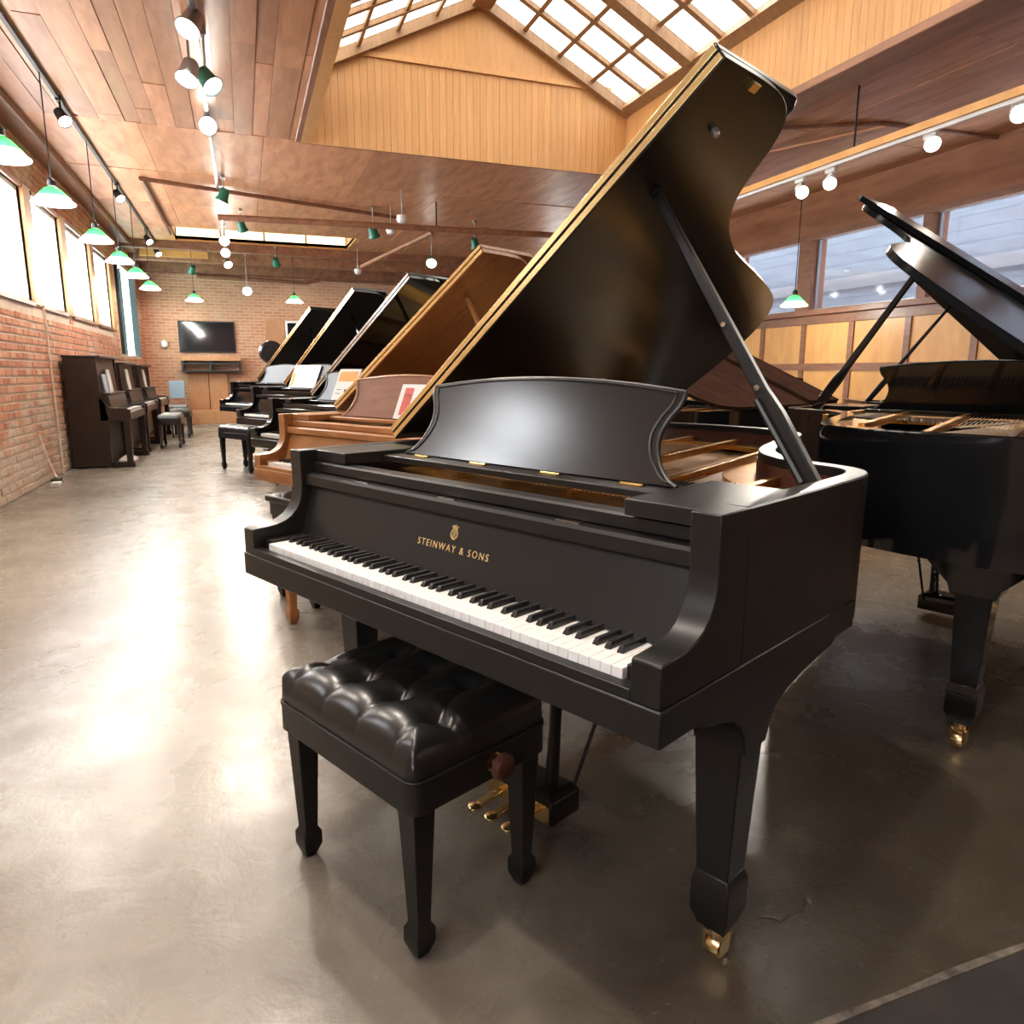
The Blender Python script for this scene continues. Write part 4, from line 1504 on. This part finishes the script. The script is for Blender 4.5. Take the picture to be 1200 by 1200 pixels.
# ------------------------------------------------------------------ far wall furnishings
t = thing('television', 'large flat black television on the far brick wall', 'television', (-.77, YF, 2.05))
obj('screen', MB().box(-.60, .60, -.07, -.066, -.34, .34), 'tv_screen', t)
obj('bezel', MB().box(-.63, .63, -.066, -.03, -.37, .37), 'black_metal', t, bev=.006)
obj('mount', MB().box(-.2, .2, -.03, 0, -.2, .2), 'black_metal', t)
t = thing('media_shelf', 'wood and black metal shelf unit under the television', 'shelf', (-.72, YF, 0))
obj('top_board', MB().box(-.66, .68, -.40, -.01, 1.48, 1.58), 'cabinet_orange', t, bev=.008)
for s in (-.62, 0, .64):
    obj('bracket', MB().box(s - .02, s + .02, -.38, -.01, 1.22, 1.48), 'black_metal', t)
obj('lower_shelf', MB().box(-.66, .68, -.36, -.01, 1.22, 1.26), 'black_metal', t)
obj('rail', MB().box(-.66, .68, -.37, -.34, 1.40, 1.44), 'black_metal', t)
for a, b in ((-.55, -.10), (-.08, .34)):
    o = obj('leaning_board', MB().box(a, b, -.10, -.02, .32, 1.21), 'cabinet_orange', None, (-.72, YF, 0), bev=.006)
    tag(o, 'upright %s wooden board leaning under the television shelf' % ('pale' if a > -.3 else 'darker'), 'board')
o = obj('wooden_platform', MB().box(-.72, .72, -.60, 0, 0, .32), 'cabinet_orange', None, (-.74, YF, 0), bev=.01)
tag(o, 'low orange wooden platform on the floor under the television', 'platform')
o = obj('wooden_board', MB().box(-.24, .24, -.05, 0, -.35, .35), 'cabinet_orange', None, (.80, YF, 2.16), bev=.01)
tag(o, 'pale wooden board on the far brick wall beside the small dark window', 'board')
t = sroot('window_50', 'small dark window in the far brick wall', 'window')
struct('pane', MB().box(1.10, 1.75, YF - .02, YF - .012, 1.85, 2.42), 'tv_screen', parent=t)
struct('window_frame', MB().box(1.05, 1.10, YF - .05, YF, 1.8, 2.47).box(1.75, 1.80, YF - .05, YF, 1.8, 2.47).box(1.1, 1.75, YF - .05, YF, 2.42, 2.47).box(1.1, 1.75, YF - .05, YF, 1.8, 1.85), 'grey_metal', parent=t)
t = thing('folding_chair', 'chair with a blue-grey cloth back near the far wall', 'chair', (-1.48, 18.3, 0))
obj('backrest', MB().box(-.16, .16, .20, .23, .62, 1.02), 'blue_cloth', t, bev=.01)
obj('seat', MB().box(-.19, .19, -.18, .2, .43, .46), 'blue_cloth', t, bev=.01)
for sx in (-.17, .17):
    obj('leg', MB().box(sx - .012, sx + .012, .19, .215, 0, .62), 'grey_metal', t)
    obj('leg', MB().box(sx - .012, sx + .012, -.17, -.145, 0, .43), 'grey_metal', t)
t = thing('round_stool', 'round black padded stool seat standing up behind the farthest black grand', 'stool', (.43, 12.1, 0))
obj('seat', MB().lathe([(.02, -.05), (.15, -.05), (.175, -.02), (.175, .02), (.15, .05), (.02, .05)], (0, 0, 1.52), 24, Matrix.Rotation(R(90), 3, 'X')), 'leather_black', t)
obj('rim_band', MB().tube([(.18 * math.cos(a * .3), 0, 1.52 + .18 * math.sin(a * .3)) for a in range(21)], .012, 6, True), 'chrome', t)
obj('pole', MB().tube([(0, 0, .05), (0, 0, 1.36)], .022, 10), 'black_metal', t)
obj('base', MB().lathe([(.22, 0), (.22, .02), (.04, .06)], n=20), 'black_metal', t)
o = obj('wall_sconce', MB().lathe([(.02, 0), (.07, .03), (.08, .14), (.02, .18)], (-1.72, YF - .06, 1.78), 12), 'white_metal')
tag(o, 'small pale fixture on the far brick wall beside the television', 'fixture')


# ------------------------------------------------------------------ lights
def spot_light(loc, target, watts, size=75, parent=None, blend=.6, col=(1.0, .90, .78)):
    l = bpy.data.lights.new('spot', 'SPOT')
    l.energy = watts
    l.spot_size = R(size)
    l.spot_blend = blend
    l.shadow_soft_size = .06
    l.color = col
    o = bpy.data.objects.new('spot', l)
    COL.objects.link(o)
    o.location = loc
    d = Vector(target) - Vector(loc)
    o.rotation_euler = d.to_track_quat('-Z', 'Y').to_euler()
    return o


def track_spot(label, p, aim, tz, canm='black_metal', lit=True, watts=SPOT_W, r=.062, group=None, size=75):
    """p: centre of the lamp face; aim: point it faces; tz: height of the track above"""
    t = thing('track_spotlight', label, 'spotlight', p, 0, group)
    d = (Vector(aim) - Vector(p)).normalized()
    m3 = d.to_track_quat('Z', 'Y').to_matrix()
    obj('can', MB().lathe([(r * .45, -.17), (r * .75, -.15), (r * .85, -.05), (r * 1.08, -.01), (r * 1.08, .0), (r * .98, 0), (r * .92, -.02), (.002, -.022)], n=18, m3=m3, cap=False), canm, t)
    if lit:
        obj('lamp_face', MB().lathe([(.001, -.006), (r * .93, -.010), (r * .93, -.014)], n=18, m3=m3, cap=False), 'lamp_disc', t)
        spot_light(Vector(p) + d * .02, aim, watts, size)
    q = -d * .10
    st = MB().tube([q, (q.x, q.y, max(q.z + .05, tz - p[2] - .03)), (q.x, q.y, tz - p[2])], .011, 6)
    obj('stem', st, canm if canm != 'green_metal' else 'grey_metal', t)
    obj('adapter', MB().box(q.x - .025, q.x + .025, q.y - .06, q.y + .06, tz - p[2] - .04, tz - p[2] + .002), canm if canm != 'green_metal' else 'grey_metal', t)
    return t


def track(label, x, y0, y1, z, m_='black_metal', rods=None):
    t = thing('light_track', label, 'light track', (x, y0, z))
    obj('rail', MB().box(-.018, .018, 0, y1 - y0, -.03, .0), m_, t, bev=.003)
    if rods:
        for yy_ in rods:
            obj('hanger_rod', MB().tube([(0, yy_ - y0, 0), (0, yy_ - y0, HC - z)], .009, 6), 'black_metal', t)
    return t


track('long black light track carrying the green pendants along the brick wall', -1.50, 0, 17.5, HC)
track('grey light track under the ceiling boards above the aisle', -.18, 0, 18.2, HC, 'grey_metal')
tt = track('pale light track hung on rods below the ceiling beside the dusty windows', 5.45, 0.5, 11.5, 3.20, 'white_metal', (2.2, 5.64, 8.8))
obj('wooden_batten', MB().box(-.05, .05, 0, 11.0, 0, .06), 'panel_orange', tt)

# left track spots
for i, (y, z) in enumerate(((8.49, 3.57), (11.87, 3.58), (15.17, 3.53), (16.7, 3.54))):
    track_spot(['black spotlight on the track before the second pendant', 'black spotlight on the track over the third pendant', 'black spotlight on the track near its far end, one of two', 'black spotlight at the very end of the pendant track'][i], (-1.45, y, z), (0.3, y - 2.2, .6), HC, 'black_metal', True, SPOT_W * .8)
track_spot('black spotlight on the pendant track above the camera aisle', (-1.45, 4.6, 3.57), (-.9, 3.2, 0), HC, 'black_metal', True, SPOT_W)
# centre track
for i, (y, ax) in enumerate(((1.2, (.75, 1.5, .75)), (2.6, (.55, 1.75, .75)), (4.2, (1.1, 2.3, .9)))):
    track_spot(['grey spotlight on the centre track over the tufted bench', 'grey spotlight on the centre track aimed at the ivory keys', 'grey spotlight on the centre track aimed at the raised satin lid'][i], (-.14, y, 3.62), ax, HC, 'grey_metal', True, SPOT_W * 1.2, .085)
track_spot('grey spotlight on the centre track, its bright face turned to the brick wall', (-.22, 6.14, 3.62), (-1.6, 4.6, .5), HC, 'grey_metal', True, SPOT_W, .085)
track_spot('green spotlight can side by side with a lit one on the centre track', (-.08, 6.55, 3.40), (1.5, 5.2, 1.0), HC, 'green_metal', True, SPOT_W * .7, .08)
track_spot('lit spotlight can beside the green one on the centre track', (-.26, 6.35, 3.36), (-1.2, 4.9, 0), HC, 'grey_metal', True, SPOT_W, .08)
track_spot('blazing spotlight on the centre track aimed down the aisle', (-.18, 8.44, 3.66), (-.05, 3.0, .9), HC, 'grey_metal', True, SPOT_W * 1.6, .085)
track_spot('dark green spotlight can further along the centre track', (-.13, 11.0, 3.48), (-1.3, 11.6, .5), HC, 'green_metal', True, SPOT_W * .6, .08)
track_spot('green box spotlight beyond the dark green can', (.14, 13.1, 3.48), (.8, 14.6, 1.0), HC, 'green_metal', True, SPOT_W * .5, .08)
track_spot('lit spotlight, upper one of the bright cluster on the centre track', (-.17, 14.35, 3.5), (-.1, 9.0, .9), HC, 'grey_metal', True, SPOT_W, .085)
track_spot('lit spotlight, middle one of the bright cluster on the centre track', (-.18, 15.6, 3.48), (-.18, 10.0, .9), HC, 'grey_metal', True, SPOT_W, .085)
track_spot('lit spotlight, lowest one of the bright cluster, turned aside', (-.16, 17.2, 3.47), (.9, 14.5, .9), HC, 'grey_metal', True, SPOT_W, .085)
track_spot('small dark green spotlight above the far pendant', (-.90, 17.3, 3.30), (-1.6, 19, 1.5), HC, 'green_metal', True, SPOT_W * .6, .08)
track_spot('green spotlight with blazing face in front of the far brick wall', (.19, 17.6, 2.98), (.1, 13.0, .8), HC, 'green_metal', True, SPOT_W * 1.2, .10)
track_spot('small green spotlight turned away, under the far cross beam', (.80, 16.6, 3.45), (1.3, 18.8, 1.8), HC, 'green_metal', True, SPOT_W * .5, .08)
track_spot('green spotlight can tilted on the far crossing pipe', (2.12, 12.2, 3.36), (3.0, 13.5, .8), HC, 'green_metal', True, SPOT_W * .6, .09)
track_spot('green spotlight with white glowing face above the silver-edged lid', (3.5, 14.0, 3.26), (2.6, 11.0, .8), HC, 'green_metal', True, SPOT_W, .10)
track_spot('green spotlight beyond the walnut lid', (3.95, 12.6, 3.36), (4.8, 13.4, .8), HC, 'green_metal', True, SPOT_W * .6, .08)
for i, p in enumerate(((2.30, 10.9, 3.40), (2.31, 11.8, 3.40), (2.42, 16.1, 3.32))):
    t = thing('smoke_detector', ['white round sensor hung above the far crossing pipe', 'white round sensor hung just under the crossing pipe', 'white round sensor low under the far cross beam'][i], 'sensor', p)
    obj('body', MB().lathe([(.03, .06), (.075, .05), (.08, .0), (.06, -.045), (.02, -.06)], n=18), 'white_metal', t)
    obj('stem', MB().tube([(0, 0, .05), (0, 0, HC - p[2])], .008, 6), 'grey_metal', t)
# right track
for i, (y, z, ax) in enumerate(((6.28, 3.02, (3.6, 2.6, .9)), (5.91, 3.02, (3.0, 3.6, .9)), (4.79, 3.07, (3.5, 2.2, .8)), (4.07, 3.08, (2.2, 1.6, .9)))):
    track_spot(['blazing spotlight at the end of the pale track', 'lit spotlight next to the blazing one on the pale track', 'white spotlight alone on the pale track', 'white spotlight on the pale track beyond the lone one'][i], (5.45, y, z), ax, 3.18, 'white_metal', True, SPOT_W * (1.3 if i < 2 else .9), .062)
for i, y in enumerate((2.6, 1.2)):
    track_spot('white spotlight on the pale track over the dark floor slab', (5.45, y, 3.07), (2.4, y - .2, 0), 3.18, 'white_metal', True, SPOT_W, .075, 'spotlights above the dark slab')


def pendant(label, p, top=HC, dark=False, r=.17, group=None):
    t = thing('pendant_lamp', label, 'pendant lamp', p, 0, group)
    prof = [(.032, .135), (.042, .134), (.072, .115), (.108, .075), (.135, .045), (r * .95, .012), (r, 0)]
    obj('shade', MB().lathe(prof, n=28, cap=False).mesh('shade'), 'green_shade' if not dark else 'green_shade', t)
    obj('lip', MB().tube([(r * math.cos(a * math.pi / 14), r * math.sin(a * math.pi / 14), 0) for a in range(28)], .008, 6, True), 'bulb_glow', t)
    obj('bulb', MB().lathe([(.012, .10), (.03, .08), (.045, .05), (.04, .02), (.02, .002)], n=14), 'bulb_glow', t)
    obj('cap', MB().lathe([(.034, .145), (.034, .19), (.015, .21)], n=14), 'black_metal', t)
    obj('cord', MB().tube([(0, 0, .2), (0, 0, top - p[2])], .006, 6), 'black_metal', t)
    l = bpy.data.lights.new('bulb_light', 'POINT')
    l.energy = PEND_W
    l.color = (1, .95, .86)
    l.shadow_soft_size = .05
    o = bpy.data.objects.new('bulb_light', l)
    COL.objects.link(o)
    o.location = (p[0], p[1], p[2] + .0)


for i, y in enumerate((6.35, 7.83, 9.86, 11.56, 13.23, 15.04)):
    pendant(['green glass pendant lamp, first by the brick wall windows', 'green glass pendant lamp between the first two bright windows', 'green glass pendant lamp before the third bright window',
             'green glass pendant lamp before the last bright window', 'green glass pendant lamp beside the tall blue-green window', 'green glass pendant lamp last in the row along the brick wall'][i], (-1.50, y, 2.70))
pendant('small green pendant lamp above the television', (-.88, 17.1, 2.70))
pendant('small green pendant lamp before the far brick wall beside the raised lids', (1.13, 16.7, 2.70))
pendant('green pendant lamp in front of the dusty windows', (7.1, 8.18, 2.12))

# ------------------------------------------------------------------ pipes under the ceiling
def pipe(label, pts, r, m_='beam_wood'):
    o = obj('ceiling_pipe', MB().tube(pts, r, 10), m_)
    tag(o, label, 'pipe')


pipe('long brown pipe crossing the room beneath the far ceiling', [(-.2, 11.7, 3.40), (1.3, 11.55, 3.40), (6.9, 11.1, 3.40), (XR, 11.0, 3.40)], .045)
for p in ((2.95, 11.43),):
    o = obj('pipe_hanger', MB().tube([(p[0], p[1], 3.40), (p[0], p[1], HC)], .012, 6), 'black_metal')
    tag(o, 'thin dark hanger rod holding the long brown pipe', 'rod')
pipe('thin brown conduit running across the ceiling then toward the far wall', [(2.6, 12.6, 3.76), (1.55, 12.25, 3.76), (-1.13, 11.36, 3.76), (-1.12, 15.5, 3.76)], .03)
pipe('brown pipe sloping down from the long pipe toward the far wall', [(2.9, 11.5, 3.36), (2.35, 15.2, 3.30)], .035)
pipe('brown conduit on the far brick wall above the television', [(-.9, YF - .06, 3.45), (1.6, YF - .06, 3.40), (2.0, YF - .06, 3.5), (6.5, YF - .06, 3.45)], .045)
pipe('thin dark conduit across the ceiling panels beside the well', [(5.3, 6.9, 3.78), (6.4, 6.3, 3.78), (XR, 6.2, 3.78)], .02)
pipe('pale diagonal conduit on the ceiling panels beside the well', [(5.26, 9.0, 3.77), (6.5, 6.32, 3.77)], .015, 'ceiling_panel')
